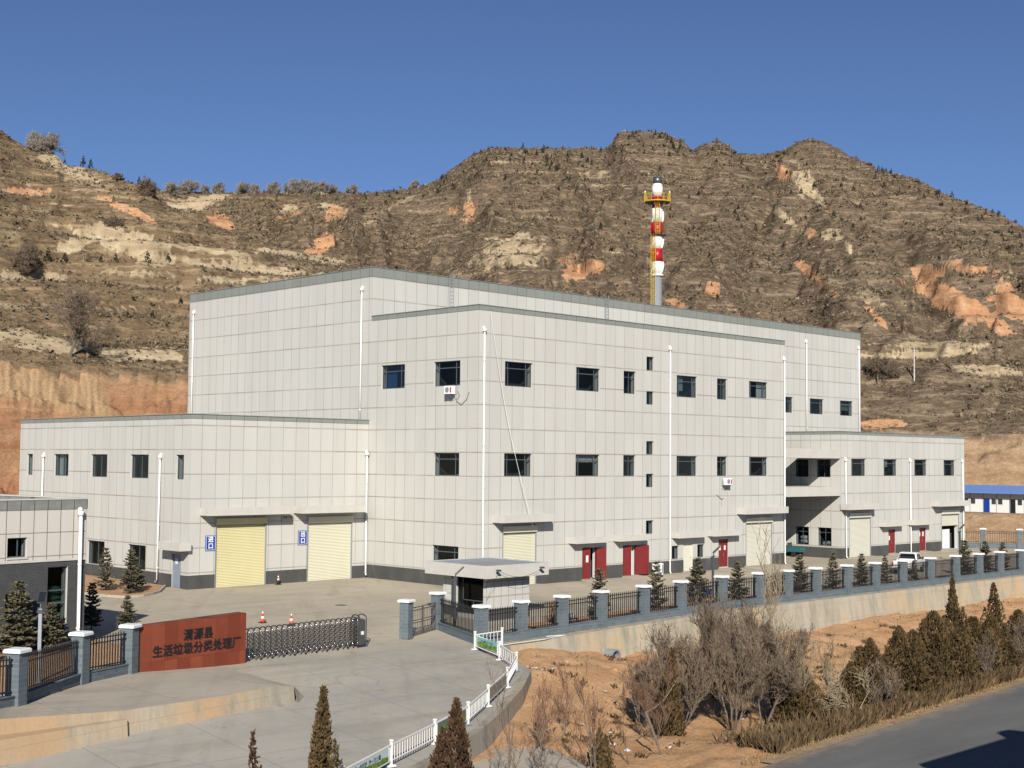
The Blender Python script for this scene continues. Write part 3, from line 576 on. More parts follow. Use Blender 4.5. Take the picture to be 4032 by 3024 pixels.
def window(f,u0,u1,z0,z1,parent,style='wide',d=.16,room=True,glass='glass'):
    b=MB(); T=f.T(); t=.055; dd=(d,d+.07); w=u1-u0; hh=z1-z0
    def bar(a,c,e,g): b.box(a,c,dd[0],dd[1],e,g,0,T)
    bar(u0,u1,z0,z0+t);bar(u0,u1,z1-t,z1);bar(u0,u0+t,z0+t,z1-t);bar(u1-t,u1,z0+t,z1-t)
    zt=z1-hh*.27
    if style=='wide':
        bar(u0+t,u1-t,zt-.035,zt+.035)
        for k in (.15,.80): u=u0+w*k; bar(u-.03,u+.03,z0+t,zt-.035); bar(u-.025,u+.025,zt+.035,z1-t)
        u=u0+w*.80; b.box(u+.03,u1-t-.02,dd[0]-.03,dd[0]-.002,z0+t+.02,z0+t+.07,0,T); b.box(u+.03,u+.08,dd[0]-.03,dd[0]-.002,z0+t+.07,zt-.06,0,T)
    elif style=='narrow':
        bar(u0+t,u1-t,zt-.03,zt+.03); bar(u0+w*.52-.025,u0+w*.52+.025,z0+t,zt-.03); bar(u0+w*.52-.025,u0+w*.52+.025,zt+.03,z1-t)
    elif style=='two': bar(u0+w*.55-.03,u0+w*.55+.03,z0+t,z1-t); bar(u0+w*.12-.03,u0+w*.12+.03,z0+t,z1-t)
    elif style=='small': bar(u0+w*.6-.025,u0+w*.6+.025,z0+t,z1-t)
    elif style=='tall': bar(u0+t,u1-t,z0+hh*.62,z0+hh*.62+.07); bar(u0+t,u1-t,z0+hh*.42,z0+hh*.42+.09)
    o=b.build('window',MT['frame'],parent)
    g=MB(); g.quad(f.p(u0+t,z0+t,d+.035),f.p(u1-t,z0+t,d+.035),f.p(u1-t,z1-t,d+.035),f.p(u0+t,z1-t,d+.035)); WN[0]+=1; g.build('pane',MT['glass2' if glass=='glass' and (WN[0]*7)%5 in (0,3) else glass],o)
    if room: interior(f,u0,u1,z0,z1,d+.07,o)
    return o
def roller(f,u0,u1,z0,z1,mat,parent,open_to=None):
    """curtain of slats with housing box above and guide rails"""
    b=MB(); T=f.T(); zb=open_to if open_to else z0; p=.115; n=int((z1-zb)/p); d=.10
    for i in range(n):
        a=zb+(z1-zb)*i/n; c=zb+(z1-zb)*(i+1)/n; k=a+(c-a)*.28
        b.quad(f.p(u0,a,d+.035),f.p(u1,a,d+.035),f.p(u1,k,d-.012),f.p(u0,k,d-.012)); b.quad(f.p(u0,k,d-.012),f.p(u1,k,d-.012),f.p(u1,c,d+.035),f.p(u0,c,d+.035))
    b.box(u0,u1,d-.03,d+.05,zb,zb+.09,0,T)
    o=b.build('roller_door',MT[mat],parent)
    b=MB(); b.box(u0-.06,u1+.06,-.14,.08,z1+.003,z1+.48,0,T); b.build('shutter_box',MT[mat],o)
    for a in (u0-.07,u1-.01): b=MB(); b.box(a,a+.08,-.03,.06,z0,z1,0,T); b.build('guide_rail',MT['galv'],o)
    return o
def canopy(f,u0,u1,z0,z1,dep,parent,lip=True):
    b=MB(); T=f.T(); b.box(u0,u1,-dep,-.012,z0,z1-.10,0,T); b.box(u0,u0+.12,-dep,-.012,z1-.10,z1,0,T); b.box(u1-.12,u1,-dep,-.012,z1-.10,z1,0,T); b.box(u0+.12,u1-.12,-dep,-dep+.12,z1-.10,z1,0,T)
    o=b.build('canopy',MT['plain'],parent); return o
def pipe(f,u,z0,z1,parent,foot=True,r=.072):
    b=MB(); P=f.p; pts=[P(u,z0+.12,-.14),P(u,z1,-.14)]
    if foot: pts=[P(u-.05,z0,-.32)]+pts
    b.tube(pts,r,8); b.tube([P(u,z1-.1,-.14),P(u,z1+.14,-.14)],.16,8); b.tube([P(u,z1+.14,-.14),P(u,z1+.26,-.02)],.12,8); b.tube([P(u,z1+.02,-.14),P(u,z1+.02,.02)],.11,8)
    z=z0+1
    while z<z1-1: b.tube([P(u,z,-.14),P(u,z+.07,-.14)],r+.02,8); z+=3.2
    return b.build('downpipe',MT['white'],parent,True)
def plinth(b,f,u0,u1,z0,z1,gaps,pr=.035):
    T=f.T(); c=u0
    for a,e in sorted(gaps)+[(u1,u1)]:
        if a>c+.01:
            q=MB(); q.box(c,a,-pr,.02,z0,z1,0,T); b.append(q)
        c=max(c,e)
def door2(f,u0,u1,z0,z1,mat,parent,name='door',papers=(),split=True,d=.12):
    b=MB(); T=f.T(); m=(u0+u1)/2; t=.05
    b.box(u0,u0+t,d-.05,d+.05,z0,z1,0,T); b.box(u1-t,u1,d-.05,d+.05,z0,z1,0,T); b.box(u0+t,u1-t,d-.05,d+.05,z1-t,z1,0,T)
    if split: b.box(u0+t+.003,m-.008,d,d+.05,z0,z1-t-.003,0,T); b.box(m+.008,u1-t-.003,d,d+.05,z0,z1-t-.003,0,T)
    else: b.box(u0+t+.003,u1-t-.003,d,d+.05,z0,z1-t-.003,0,T)
    b.box(u0+t+.12,(m if split else u1)-.18,d-.012,d-.001,z0+.25,z0+(z1-z0)*.42,0,T)
    o=b.build(name,MT[mat],parent)
    b=MB(); hu=m+.07 if split else u1-t-.12; b.tube([f.p(hu,z0+1.0,d-.01),f.p(hu,z0+1.0,d-.06),f.p(hu,z0+1.2,d-.06),f.p(hu,z0+1.2,d-.01)],.013,6); b.build('handle',MT['galv'],o)
    for (a,c,e,g) in papers:
        b=MB(); b.box(a,c,d-.02,d-.014,e,g,0,T); b.build('notice',MT['paper'],o)
    # dark backing wall
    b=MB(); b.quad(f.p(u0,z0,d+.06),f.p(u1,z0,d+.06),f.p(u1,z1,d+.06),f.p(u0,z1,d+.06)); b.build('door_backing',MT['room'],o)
    return o
def ladder(f,u,z0,z1,parent):
    b=MB()
    for a in (u-.22,u+.22): b.tube([f.p(a,z0,-.22),f.p(a,z1+.25,-.22),f.p(a,z1+.25,.1)],.025,5)
    z=z0+.2
    while z<z1: b.tube([f.p(u-.22,z,-.22),f.p(u+.22,z,-.22)],.018,5); z+=.32
    return b.build('roof_ladder',MT['galv'],parent)
def facwork(parent):
    pass
# ---- the plant: one building of four joined blocks
PL=tag(empty('factory_building'),'large pale grey panelled factory of joined blocks with roller doors and red doors','factory building')
fF=Fac((0,0),(1,0)); fS=Fac((0,0),(0,-1)); fL=Fac((0,13.03),(1,0)); fLs=Fac((-16.54,13.03),(0,-1)); fR=Fac((50.86,.39),(1,0)); fRs=Fac((50.86,.39),(0,-1)); fH=Fac((0,12.86),(1,0))
Wz=[(2.8,5.8,15.3,17.2),(10.85,13.72,15.3,17.2),(16.7,18.27,15.3,17.2),(23.8,26.7,15.3,17.2),(29.62,31.15,15.3,17.2),(34.55,37.5,15.65,17.2)]
Lz=[(a,c,8.38,10.14) for a,c,_,_ in Wz]
Sz=[(19.68,20.68,17.4,18.58),(19.68,20.68,14.48,15.62),(19.68,20.68,10.22,11.36),(19.68,20.68,7.44,8.58),(19.68,20.68,3.48,4.62)]
Gz=[(23.17,24.17,1.2,2.35),(26.76,27.76,1.2,2.35)]
rollF=[(2.75,6.3,.05,4.10),(34.03,38.1,.12,4.05)]; doorF=[(11.7,13.45,.12,2.62),(16.7,18.4,.12,2.62),(24.75,26.1,.12,2.5),(29.86,31.3,.2,2.68)]
# front block
b=MB(); wall(b,fF,0,40.32,-.6,20.93,Wz+Lz+Sz+Gz+[tuple(r) for r in rollF]+doorF)
sideW=[(-11.5,-8.55,15.28,17.2),(-5.05,-2.02,15.28,17.2),(-4.95,-2.03,8.38,10.14),(-5.0,-2.0,1.32,3.05)]
wall(b,fS,-12.86,0,-.6,20.93,sideW,m=2)
b.quad((40.32,0,-.6),(40.32,12.85,-.6),(40.32,12.85,20.93),(40.32,0,20.93),2)
b.quad((0,0,20.75),(40.32,0,20.75),(40.32,12.85,20.75),(0,12.85,20.75),3)
b.build('front_block_wall',[MT['wallx'],MT['reveal'],MT['wally'],MT['roof']],PL)
for h in Wz+Lz: window(fF,*h,PL,'wide' if h[1]-h[0]>2 else 'narrow')
for h in Sz+Gz: window(fF,*h,PL,'small')
for h in sideW: window(fS,*h,PL,'wide')
def parapet(name,x0,x1,y0,y1,z0,z1,sides,th=.25):
    """sides: string of f(ront) l(eft) r(ight) b(ack)"""
    b=MB(); e=.03
    if 'f' in sides: b.box(x0-e,x1+e,y0-e,y0+th,z0,z1,0)
    ys=y0+th if 'f' in sides else y0-(0 if 'l' not in sides else 0)
    if 'l' in sides: b.box(x0-e,x0+th,ys,y1,z0,z1,1)
    if 'r' in sides: b.box(x1-th,x1+e,ys,y1,z0,z1,1)
    if 'b' in sides: b.box(x0+th,x1-th,y1-th,y1,z0,z1,0)
    o=b.build(name,[MT['parx'],MT['pary']],PL)
    b=MB(); k=.05
    if 'f' in sides: b.box(x0-e-k,x1+e+k,y0-e-k,y0+th+k,z1+.002,z1+.05,0)
    if 'l' in sides: b.box(x0-e-k,x0+th+k,ys+k,y1,z1+.002,z1+.05,0)
    if 'r' in sides: b.box(x1-th-k,x1+e+k,ys+k,y1,z1+.002,z1+.05,0)
    b.build('parapet_cap',MT['parx'],o); return o
parapet('parapet',0,40.32,0,12.80,20.935,21.31,'flr')
# high hall
b=MB(); Hw=[(59.5,61.0,15.3,17.08),(64.44,67.32,15.3,17.08),(70.86,73.68,15.3,17.08)]
wall(b,fH,40.32,75.43,-.6,24.62,Hw); wall(b,fH,0,40.32,20.6,24.62,[])
fHs=Fac((0,12.86),(0,-1)); wall(b,fHs,-28.07,0,-.6,24.62,[],m=2)
b.quad((75.43,12.86,-.6),(75.43,40.93,-.6),(75.43,40.93,24.62),(75.43,12.86,24.62),2); b.quad((75.43,40.93,-.6),(0,40.93,-.6),(0,40.93,24.62),(75.43,40.93,24.62),0)
b.quad((0,12.86,24.4),(75.43,12.86,24.4),(75.43,40.93,24.4),(0,40.93,24.4),3)
b.build('high_hall_wall',[MT['wallx'],MT['reveal'],MT['wally'],MT['roof']],PL)
for h in Hw: window(fH,*h,PL,'wide' if h[1]-h[0]>2 else 'narrow')
parapet('parapet',0,75.43,12.86,40.93,24.625,25.39,'flrb')
# left wing
rollL=[(2.30,6.67,-.02,4.62),(10.63,14.93,0.0,4.55)]
b=MB(); fLf=Fac((-16.54,13.03),(1,0)); wall(b,fLf,0,16.535,-.6,12.46,rollL)
LW=[(-39.66+13.03,-38.57+13.03,7.98,9.80),(-34.58+13.03,-32.0+13.03,7.98,9.80),(-28.11+13.03,-25.44+13.03,7.98,9.80),(-21.76+13.03,-19.03+13.03,7.98,9.80),(-15.04+13.03,-13.95+13.03,7.98,9.80)]
LG=[(-28.36+13.03,-25.53+13.03,1.0,2.87),(-21.8+13.03,-19.13+13.03,1.0,2.87),(-34.4+13.03,-31.9+13.03,1.0,2.87)]
LD=[(-15.32+13.03,-14.06+13.03,0,2.5)]
wall(b,fLs,-28.03,0,-.6,12.46,LW+LG+LD,m=2)
b.quad((0,41.06,-.6),(-16.54,41.06,-.6),(-16.54,41.06,12.46),(0,41.06,12.46),0); b.quad((-16.54,13.03,12.3),(-.005,13.03,12.3),(-.005,41.06,12.3),(-16.54,41.06,12.3),3)
b.build('left_wing_wall',[MT['wallx'],MT['reveal'],MT['wallLy'],MT['roof']],PL)
for h in LW+LG: window(fLs,*h,PL,'two' if h[1]-h[0]>2 else 'small')
parapet('parapet',-16.54,-.035,13.03,41.06,12.465,12.78,'fl')
# right wing
def sh(L): return [(a-50.86,c-50.86,e,g) for a,c,e,g in L]
RW=sh([(52.82,55.65,8.34,10.12),(59.19,61.96,8.34,10.12),(65.63,68.4,8.34,10.12),(72.14,74.82,8.34,10.12)]); rollR=sh([(52.35,56.44,.1,4.08),(71.55,75.5,.12,4.05)]); doorR=sh([(60.08,61.5,.18,2.68),(66.62,68.02,.18,2.68)])
b=MB(); wall(b,fR,0,26.13,-.6,12.58,RW+rollR+doorR)
RS=[(-5.85+.39,-4.23+.39,8.2,10.0),(-3.26+.39,-1.63+.39,8.2,10.0),(-5.85+.39,-4.21+.39,1.22,3.07),(-3.16+.39,-1.53+.39,1.22,3.07)]
wall(b,fRs,-12.46,0,-.6,12.58,RS,m=2)
b.quad((76.99,.39,-.6),(76.99,30,-.6),(76.99,30,12.58),(76.99,.39,12.58),2); b.quad((50.86,.39,12.4),(76.99,.39,12.4),(76.99,30,12.4),(50.86,30,12.4),3); b.quad((76.99,30,-.6),(75.44,30,-.6),(75.44,30,12.58),(76.99,30,12.58),0)
b.build('right_wing_wall',[MT['wallRx'],MT['reveal'],MT['wallRy'],MT['roof']],PL)
for h in RW: window(fR,*h,PL,'wide')
for h in RS: window(fRs,*h,PL,'narrow')
parapet('parapet',50.86,76.99,.39,12.82,12.585,12.86,'flr')
b=MB(); b.box(75.47,76.97,12.83,30,12.585,12.86); b.build('parapet',MT['parx'],PL)
# walkways bridging the gap between the front block and the right wing
for z0,z1,y1 in ((10.12,11.04,4.35),(6.35,7.28,4.5)):
    b=MB(); b.box(40.33,50.855,.42,y1,z0,z1); b.build('walkway_slab',MT['plain'],PL)
# plinths
b=[]; plinth(b,fF,-.035,40.355,-.6,1.08,[(a-.08,c+.08) for a,c,_,_ in rollF]+[(a,c) for a,c,_,_ in doorF]); plinth(b,fS,-13.03,0,-.6,1.08,[])
plinth(b,fLf,-.035,16.5,-.6,1.0,[(a-.08,c+.08) for a,c,_,_ in rollL]); plinth(b,fLs,-28.03,0,-.6,1.0-.02,[(a,c) for a,c,_,_ in LD])
plinth(b,fR,-.035,26.165,-.6,1.06,[(a-.08,c+.08) for a,c,_,_ in rollR]+[(a,c) for a,c,_,_ in doorR]); plinth(b,fRs,-12.4,0,-.6,1.06,[])
for q in b: q.build('plinth',MT['plinth'],PL)
# roller doors, canopies, doors
roller(fF,*rollF[0],'roll_cream',PL); roller(fF,*rollF[1],'roll_pale',PL); roller(fLf,*rollL[0],'roll_yellow',PL); roller(fLf,*rollL[1],'roll_cream',PL)
roller(fR,*rollR[0],'roll_pale',PL); ro=roller(fR,*rollR[1],'roll_pale',PL,open_to=2.75)
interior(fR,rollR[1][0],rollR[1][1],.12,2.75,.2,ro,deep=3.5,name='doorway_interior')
b=MB(); b.box(rollR[1][0]+1.35,rollR[1][0]+2.95,.6,.66,.15,2.3,0,fR.T()); b.build('inner_door_leaf',MT['white'],ro)
canopy(fF,1.6,7.25,4.9,5.48,1.1,PL); canopy(fF,32.6,39.3,4.9,5.5,1.1,PL)
for a,c in ((10.05,13.85),(15.45,19.1),(23.15,27.0),(28.25,32.15)): canopy(fF,a,c,3.03,3.53,.85,PL)
canopy(fLf,2.75-1.9,8.1,5.36,5.93,1.2,PL); canopy(fLf,9.2,15.45,5.36,5.93,1.2,PL); canopy(fLs,-15.63+13.03,-12.3+13.03-.35,2.82,3.42,1.0,PL)
canopy(fR,-.75+.6,5.4,4.95,5.56,1.1,PL); canopy(fR,18.4,25.2,4.98,5.57,1.1,PL); canopy(fR,7.3,11.2,3.05,3.6,.85,PL); canopy(fR,13.35,17.1,3.05,3.62,.85,PL)
def opendoor(f,u0,u1,z0,z1,inner,red_left,red_right):
    """double red doors standing open: leaves folded back against the wall either side of the opening"""
    o=empty('door'); o.parent=PL
    b=MB(); T=f.T()
    for a in (u0,u1-.05): b.box(a,a+.05,.02,.14,z0,z1,0,T)
    b.box(u0+.05,u1-.05,.02,.14,z1-.05,z1,0,T); b.build('door_frame',MT['red'],o)
    def leaf(hu,sgn,w,ang):
        q=MB(); c,s=math.cos(ang),math.sin(ang); Q=lambda p:f.p(hu+sgn*p[0]*c-p[1]*s*sgn*0,p[2],-.02-p[0]*s+p[1])
        q.box(0,w,-.03,.03,z0+.01,z1-.06,0,Q); q.box(.12,w-.12,-.045,-.031,z0+.2,z0+1.0,0,Q); return q.build('door_leaf',MT['red'],o)
    l1=leaf(u0+.06,red_left[0],red_left[1],red_left[2]); leaf(u1-.06,red_right[0],red_right[1],red_right[2])
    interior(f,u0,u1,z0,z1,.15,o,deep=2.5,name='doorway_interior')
    if inner:
        b=MB(); b.box(u0+.75,u1-.12,.35,.40,z0,z1-.1,0,T); b.build('inner_door_leaf',MT['white'],o)
    return o
o=opendoor(fF,*doorF[0],False,(1,.78,.10),(1,.95,.25)); b=MB(); b.box(12.0,12.3,-.125,-.12,1.45,2.0,0,fF.T()); b.build('notice',MT['paper'],o)
opendoor(fF,*doorF[1],True,(1,.85,.12),(1,1.45,.15))
door2(fF,*doorF[2],'cream',PL,split=False); door2(fF,*doorF[3],'red',PL,papers=[(30.05,30.32,1.7,2.1),(30.78,31.05,1.7,2.1)])
door2(fR,*doorR[0],'red',PL,papers=[(9.42,9.7,1.55,2.0)]); door2(fR,*doorR[1],'red',PL,papers=[(15.85,16.1,1.75,2.2),(16.55,16.85,1.75,2.25)])
door2(fLs,*LD[0],'greydoor',PL,papers=[(-1.95,-1.6,1.75,2.15)],split=False)
# downpipes and ladders
for f,u,z0,z1 in ((fF,.48,.1,19.4),(fF,22.73,.05,19.4),(fF,40.1,.05,19.5),(fLf,16.3,.25,10.0),(fR,.72,.1,9.95),(fR,13.65,.05,9.95),(fR,25.5,.05,9.95)): pipe(f,u,z0,z1,PL)
for f,u,z0,z1 in ((fHs,-40.0+12.86,12.6,23.5),(fHs,-14.05+12.86,12.6,23.6),(fH,63.6,12.6,23.5),(fH,74.9,12.6,23.5),(fLs,-36.3+13.03,.3,9.6),(fLs,-17.1+13.03,.3,9.6)): pipe(f,u,z0,z1,PL,foot=z0<5)
ladder(fH,8.6,21.6,25.4,PL); ladder(fH,28.9,21.6,25.4,PL)
for x in (11.0,12.3,25.2,32.6): b=MB(); b.tube([(x,12.6,21.3),(x,12.2,21.42),(x+.25,12.0,21.42)],.10,6); b.tube([(x,12.84,21.75),(x,12.5,21.75)],.11,6); b.build('roof_drain_spout',MT['white'],PL)
# ramps and steps
def ramp(f,u0,u1,zt,l):
    T=f.T(); b=MB(); b.hexa([(u0-.25,-l,-.05),(u1+.25,-l,-.05),(u1+.1,-.04,-.05),(u0-.1,-.04,-.05),(u0-.25,-l,.012),(u1+.25,-l,.012),(u1+.1,-.04,zt),(u0-.1,-.04,zt)],0,T); b.build('entrance_ramp',MT['apron'],PL)
for a,c,z,_ in doorF: ramp(fF,a,c,.12,1.5)
for a,c,z,_ in doorR: ramp(fR,a,c,.17,1.5)
for r in rollF: ramp(fF,r[0]-.2,r[1]+.2,r[2],2.2)
for r in rollR: ramp(fR,r[0]-.2,r[1]+.2,r[2],2.2)
ramp(fLs,-2.4,-.9,.02,2.6)
# signs beside the doors
def text(body,size,thick,name,mat,parent,M,bold=.0,align='CENTER',sx=1.):
    c=bpy.data.curves.new('txt','FONT'); c.body=body; c.size=size; c.extrude=thick/2; c.offset=bold; c.align_x=align; c.align_y='CENTER'; c.resolution_u=4; c.space_character=sx
    o=bpy.data.objects.new('txt',c); COL.objects.link(o); dg=bpy.context.evaluated_depsgraph_get(); me=bpy.data.meshes.new_from_object(o.evaluated_get(dg)); bpy.data.objects.remove(o); bpy.data.curves.remove(c)
    me.transform(M); me.name=name; me.materials.clear(); return link(name,me,mat,parent)
def facM(f,u,z,d):  # text plane on a facade, facing out
    q=f.p(u,z,d); n=-f.I; return Matrix(((f.U.x,0,n.x,q[0]),(f.U.y,0,n.y,q[1]),(0,1,0,q[2]),(0,0,0,1)))
def blue_sign(u0,z0,chars,label):
    o=empty('wall_sign',fLf.p(u0+.44,z0,-.03)); tag(o,label,'sign'); P=lambda bb,n,m: setattr(bb.build(n,m,o),'matrix_parent_inverse',Matrix.Translation(o.location).inverted())
    b=MB(); T=fLf.T(); b.box(u0,u0+.88,-.06,-.012,z0,z0+1.12,0,T); P(b,'sign_board',MT['blue'])
    b=MB()
    for A in ((u0+.04,u0+.84,z0+.04,z0+.07),(u0+.04,u0+.84,z0+1.05,z0+1.08),(u0+.04,u0+.07,z0+.07,z0+1.05),(u0+.81,u0+.84,z0+.07,z0+1.05)): b.box(A[0],A[1],-.066,-.0605,A[2],A[3],0,T)
    P(b,'sign_border',MT['white'])
    for k,ch in enumerate(chars):
        t=text(ch,.46,.008,'lettering',MT['white'],o,facM(fLf,u0+.44,z0+(.80,.32)[k],-.066),bold=.012); t.matrix_parent_inverse=Matrix.Translation(o.location).inverted()
blue_sign(1.38,2.75,'进口','blue sign with two white characters left of the yellow roller door')
blue_sign(9.68,2.88,'出口','blue sign with two white characters left of the cream roller door on the left wing')
o=empty('wall_plaque',fLf.p(8.7,4.7,-.02)); tag(o,'pale rectangular plaque with dark characters between the two left wing canopies','plaque'); inv=Matrix.Translation(o.location).inverted()
b=MB(); b.box(8.13,9.17,-.05,-.012,4.68,5.32,0,fLf.T()); b.build('sign_board',simple('plaque_board',(.46,.41,.33),.6),o).matrix_parent_inverse=inv
text('卸料大厅',.22,.006,'lettering',MT['dark'],o,facM(fLf,8.66,5.04,-.054),bold=.004).matrix_parent_inverse=inv
# ------------------------------------------------------------------ gatehouse
G=tag(empty('gatehouse',(-10.5,-12.2,0)),'small flat roofed gatehouse with deep pale fascia behind the pedestrian gate','gatehouse'); inv=Matrix.Translation(G.location).inverted()
def GP(bb,n,m,p=None,inv_=None):
    o=bb.build(n,m,p if p is not None else G)
    if p is None: o.matrix_parent_inverse=inv
    return o
gx0,gx1,gy0,gy1=-12.4,-8.7,-14.15,-10.2; zt,zb=3.25,2.48
ffr=Fac((gx0,gy0),(1,0)); fsd=Fac((gx0,gy0),(0,-1)); b=MB()
MT['wallG']=panels('gatehouse_panels',0,gx0,w=.62,rowz=2.2,rh=.92)
MT['wallGy']=panels('gatehouse_side_panels',1,gy0,w=.62,rowz=2.2,rh=.92)
wall(b,ffr,0,gx1-gx0,-.6,zb,[],m=0); wall(b,fsd,gy0-gy1,0,-.6,zb,[(-2.7,-.3,.15,2.40)],m=2); b.quad((gx1,gy0,-.6),(gx1,gy1,-.6),(gx1,gy1,zb),(gx1,gy0,zb),2); b.quad((gx1,gy1,-.6),(gx0,gy1,-.6),(gx0,gy1,zb),(gx1,gy1,zb))
GP(b,'wall',[MT['wallG'],MT['reveal'],MT['wallGy']])
b=[]; plinth(b,ffr,-.03,gx1-gx0+.03,-.6,.55,[],.03); plinth(b,fsd,gy0-gy1,0,-.6,.55,[(-2.7,-.3)],.03)
for q in b: GP(q,'plinth',MT['plinth'])
X0,X1,Y0,Y1=-13.25,-7.85,-15.0,-9.4; b=MB(); th=.14
b.box(X0,X1,Y0,Y1,zb,zb+.14)
b.box(X0,X1,Y0,Y0+th,zb+.142,zt); b.box(X0,X1,Y1-th,Y1,zb+.142,zt); b.box(X0,X0+th,Y0+th,Y1-th,zb+.142,zt); b.box(X1-th,X1,Y0+th,Y1-th,zb+.142,zt)
o=GP(b,'roof_fascia',MT['plain'])
b=MB(); b.quad((X0+th,Y0+th,zt-.22),(X1-th,Y0+th,zt-.22),(X1-th,Y1-th,zt-.22),(X0+th,Y1-th,zt-.22)); q=b.build('roof_deck',MT['roof'],o); q.matrix_parent_inverse=Matrix()
b=MB(); b.box(X0+th+.002,X1-th-.002,Y1-th-.03,Y1-th-.002,zt-.22,zt-.03,0); b.box(X1-th-.03,X1-th-.002,Y0+th,Y1-th-.035,zt-.22,zt-.03,0); b.build('roof_flashing',MT['galv'],o)
b=MB(); T=fsd.T(); u0,u1,z0,z1=-2.7,-.3,.15,2.40
for A in ((u0,u1,z1-.06,z1),(u0,u1,z0,z0+.06),(u0,u0+.06,z0+.06,z1-.06),(u1-.06,u1,z0+.06,z1-.06),(-2.25,-2.19,z0+.06,z1-.06),(-2.19,u1-.06,.95,1.01),(-1.3,-1.25,z0+.06,.95)): b.box(A[0],A[1],.10,.17,A[2],A[3],0,T)
w=GP(b,'glazed_front',MT['dark'])
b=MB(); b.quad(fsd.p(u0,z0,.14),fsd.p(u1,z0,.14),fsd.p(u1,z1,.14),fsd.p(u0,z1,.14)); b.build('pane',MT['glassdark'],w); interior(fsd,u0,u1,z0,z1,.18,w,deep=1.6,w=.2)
# dark porch frame at the glazed front
b=MB()
b.box(-13.05,-12.97,-11.75,-11.67,-.5,zb-.003); GP(b,'porch_post',MT['dark'])
for x,y in ((-12.35,-15.0),(-8.6,-15.0)): b=MB(); b.tube([(x,y,2.75),(x-.12,y-.22,3.0),(x-.16,y-.3,2.98)],.035,6); b.box(x-.28,x-.08,y-.45,y-.2,2.93,3.03); GP(b,'floodlight',MT['dark'])
b=MB(); P=[Vector((-12.45,-15.25,2.95)).lerp(Vector((-8.7,-15.25,2.95)),k/14)+Vector((0,0,-.45*(1-(2*k/14-1)**2))) for k in range(15)]; b.tube(P,.012,4,cap=False); b.tube([(-12.45,-15.25,2.95),(-12.45,-14.2,1.1)],.01,4); GP(b,'cable',MT['dark'])
# ------------------------------------------------------------------ dark brick office at the left edge
th6=math.radians(6); Uo=(math.cos(th6),math.sin(th6)); fO=Fac((-36.3,-9.6),Uo); OF=tag(empty('office_building'),'two tone office building with pale panels over dark grey brick at the left edge','office building')
t=NT('office_panels'); 
def officepanel():
    t=NT('office_panels'); q=t.xyz(0); u=t.math('DIVIDE',t.math('ADD',q,36.3),.735); v=t.math('DIVIDE',t.math('SUBTRACT',t.xyz(2),5.80),1.16)
    def lm(a,w): return t.math('LESS_THAN',t.math('ABSOLUTE',t.math('SUBTRACT',t.math('FRACT',t.math('ADD',a,.5)),.5)),w)
    m=t.math('MAXIMUM',lm(u,.026),lm(v,.015)); n=t.noise(1.,5,.6,sc=(1,1,.3)); col=t.mix(1.,(.58,.54,.49),t.math('MULTIPLY_ADD',n,.2,.88),'MULTIPLY'); col=t.mix(m,col,(.16,.11,.075)); return t.base(col,.75,.2)
MT['office']=officepanel()
holes=[(-4.35,-3.3,4.64,5.6),(-2.12,-1.0,.88,4.08),(-4.38,-3.3,1.85,2.9),(-8.2,-7.1,4.64,5.6),(-8.2,-7.1,.88,4.08)]
b=MB(); wall(b,fO,-14,0,4.42,6.93,[h for h in holes if h[2]>4.4],m=0); wall(b,fO,-14,0,-.3,4.42,[h for h in holes if h[2]<4.4],m=2)
A=fO.p(0,0,12); c0=fO.p(0,0); cl=fO.p(-14,0); cb=fO.p(-14,0,12)
for z0,z1,m in ((-.3,4.42,2),(4.42,6.93,0)): b.quad((c0[0],c0[1],z0),(A[0],A[1],z0),(A[0],A[1],z1),(c0[0],c0[1],z1),m); b.quad((A[0],A[1],z0),(cb[0],cb[1],z0),(cb[0],cb[1],z1),(A[0],A[1],z1),m); b.quad((cb[0],cb[1],z0),(cl[0],cl[1],z0),(cl[0],cl[1],z1),(cb[0],cb[1],z1),m)
b.quad((cl[0],cl[1],6.95),(c0[0],c0[1],6.95),(A[0],A[1],6.95),(cb[0],cb[1],6.95),3)
b.build('wall',[MT['office'],MT['reveal'],MT['darkbrick'],MT['roof']],OF)
b=MB(); T=fO.T(); b.box(-14.03,.03,-.03,.25,6.935,7.42,0,T); b.box(-.25,.03,.25,12,6.935,7.42,0,T); b.box(-14.0,-13.75,.25,12,6.935,7.42,0,T); b.box(-13.75,-.25,11.75,12,6.935,7.42,0,T)
t=NT('office_parapet'); u=t.math('DIVIDE',t.math('ADD',t.xyz(0),36.3),.735); m=t.math('LESS_THAN',t.math('ABSOLUTE',t.math('SUBTRACT',t.math('FRACT',t.math('ADD',u,.5)),.5)),.03); n=t.noise(2,5); col=t.mix(m,t.ramp(n,[(.3,(.18,.185,.175)),(.7,(.25,.255,.24))]),(.08,.06,.05)); t.base(col,.8,.2)
o=b.build('parapet',t.mat,OF)
b=MB(); b.box(-14.06,.06,-.06,.28,7.423,7.49,0,T); b.box(-.28,.06,.28,12,7.423,7.49,0,T); b.box(-13.72,-.28,11.72,12,7.423,7.49,0,T); b.build('parapet_cap',MT['plain'],o)
b=MB(); b.box(-14.02,.02,-.05,-.002,4.36,4.47,0,T); b.build('string_course',MT['plain'],OF)
for h in holes:
    w=window(fO,*h,OF,'tall' if h[3]-h[2]>2 else 'small')
    b=MB(); b.box(h[0]-.03,h[1]+.03,-.05,.1,h[2]-.09,h[2]-.002,0,T); b.build('sill',MT['plain'],w)
pipe(fO,-.42,-.1,6.7,OF,r=.095)
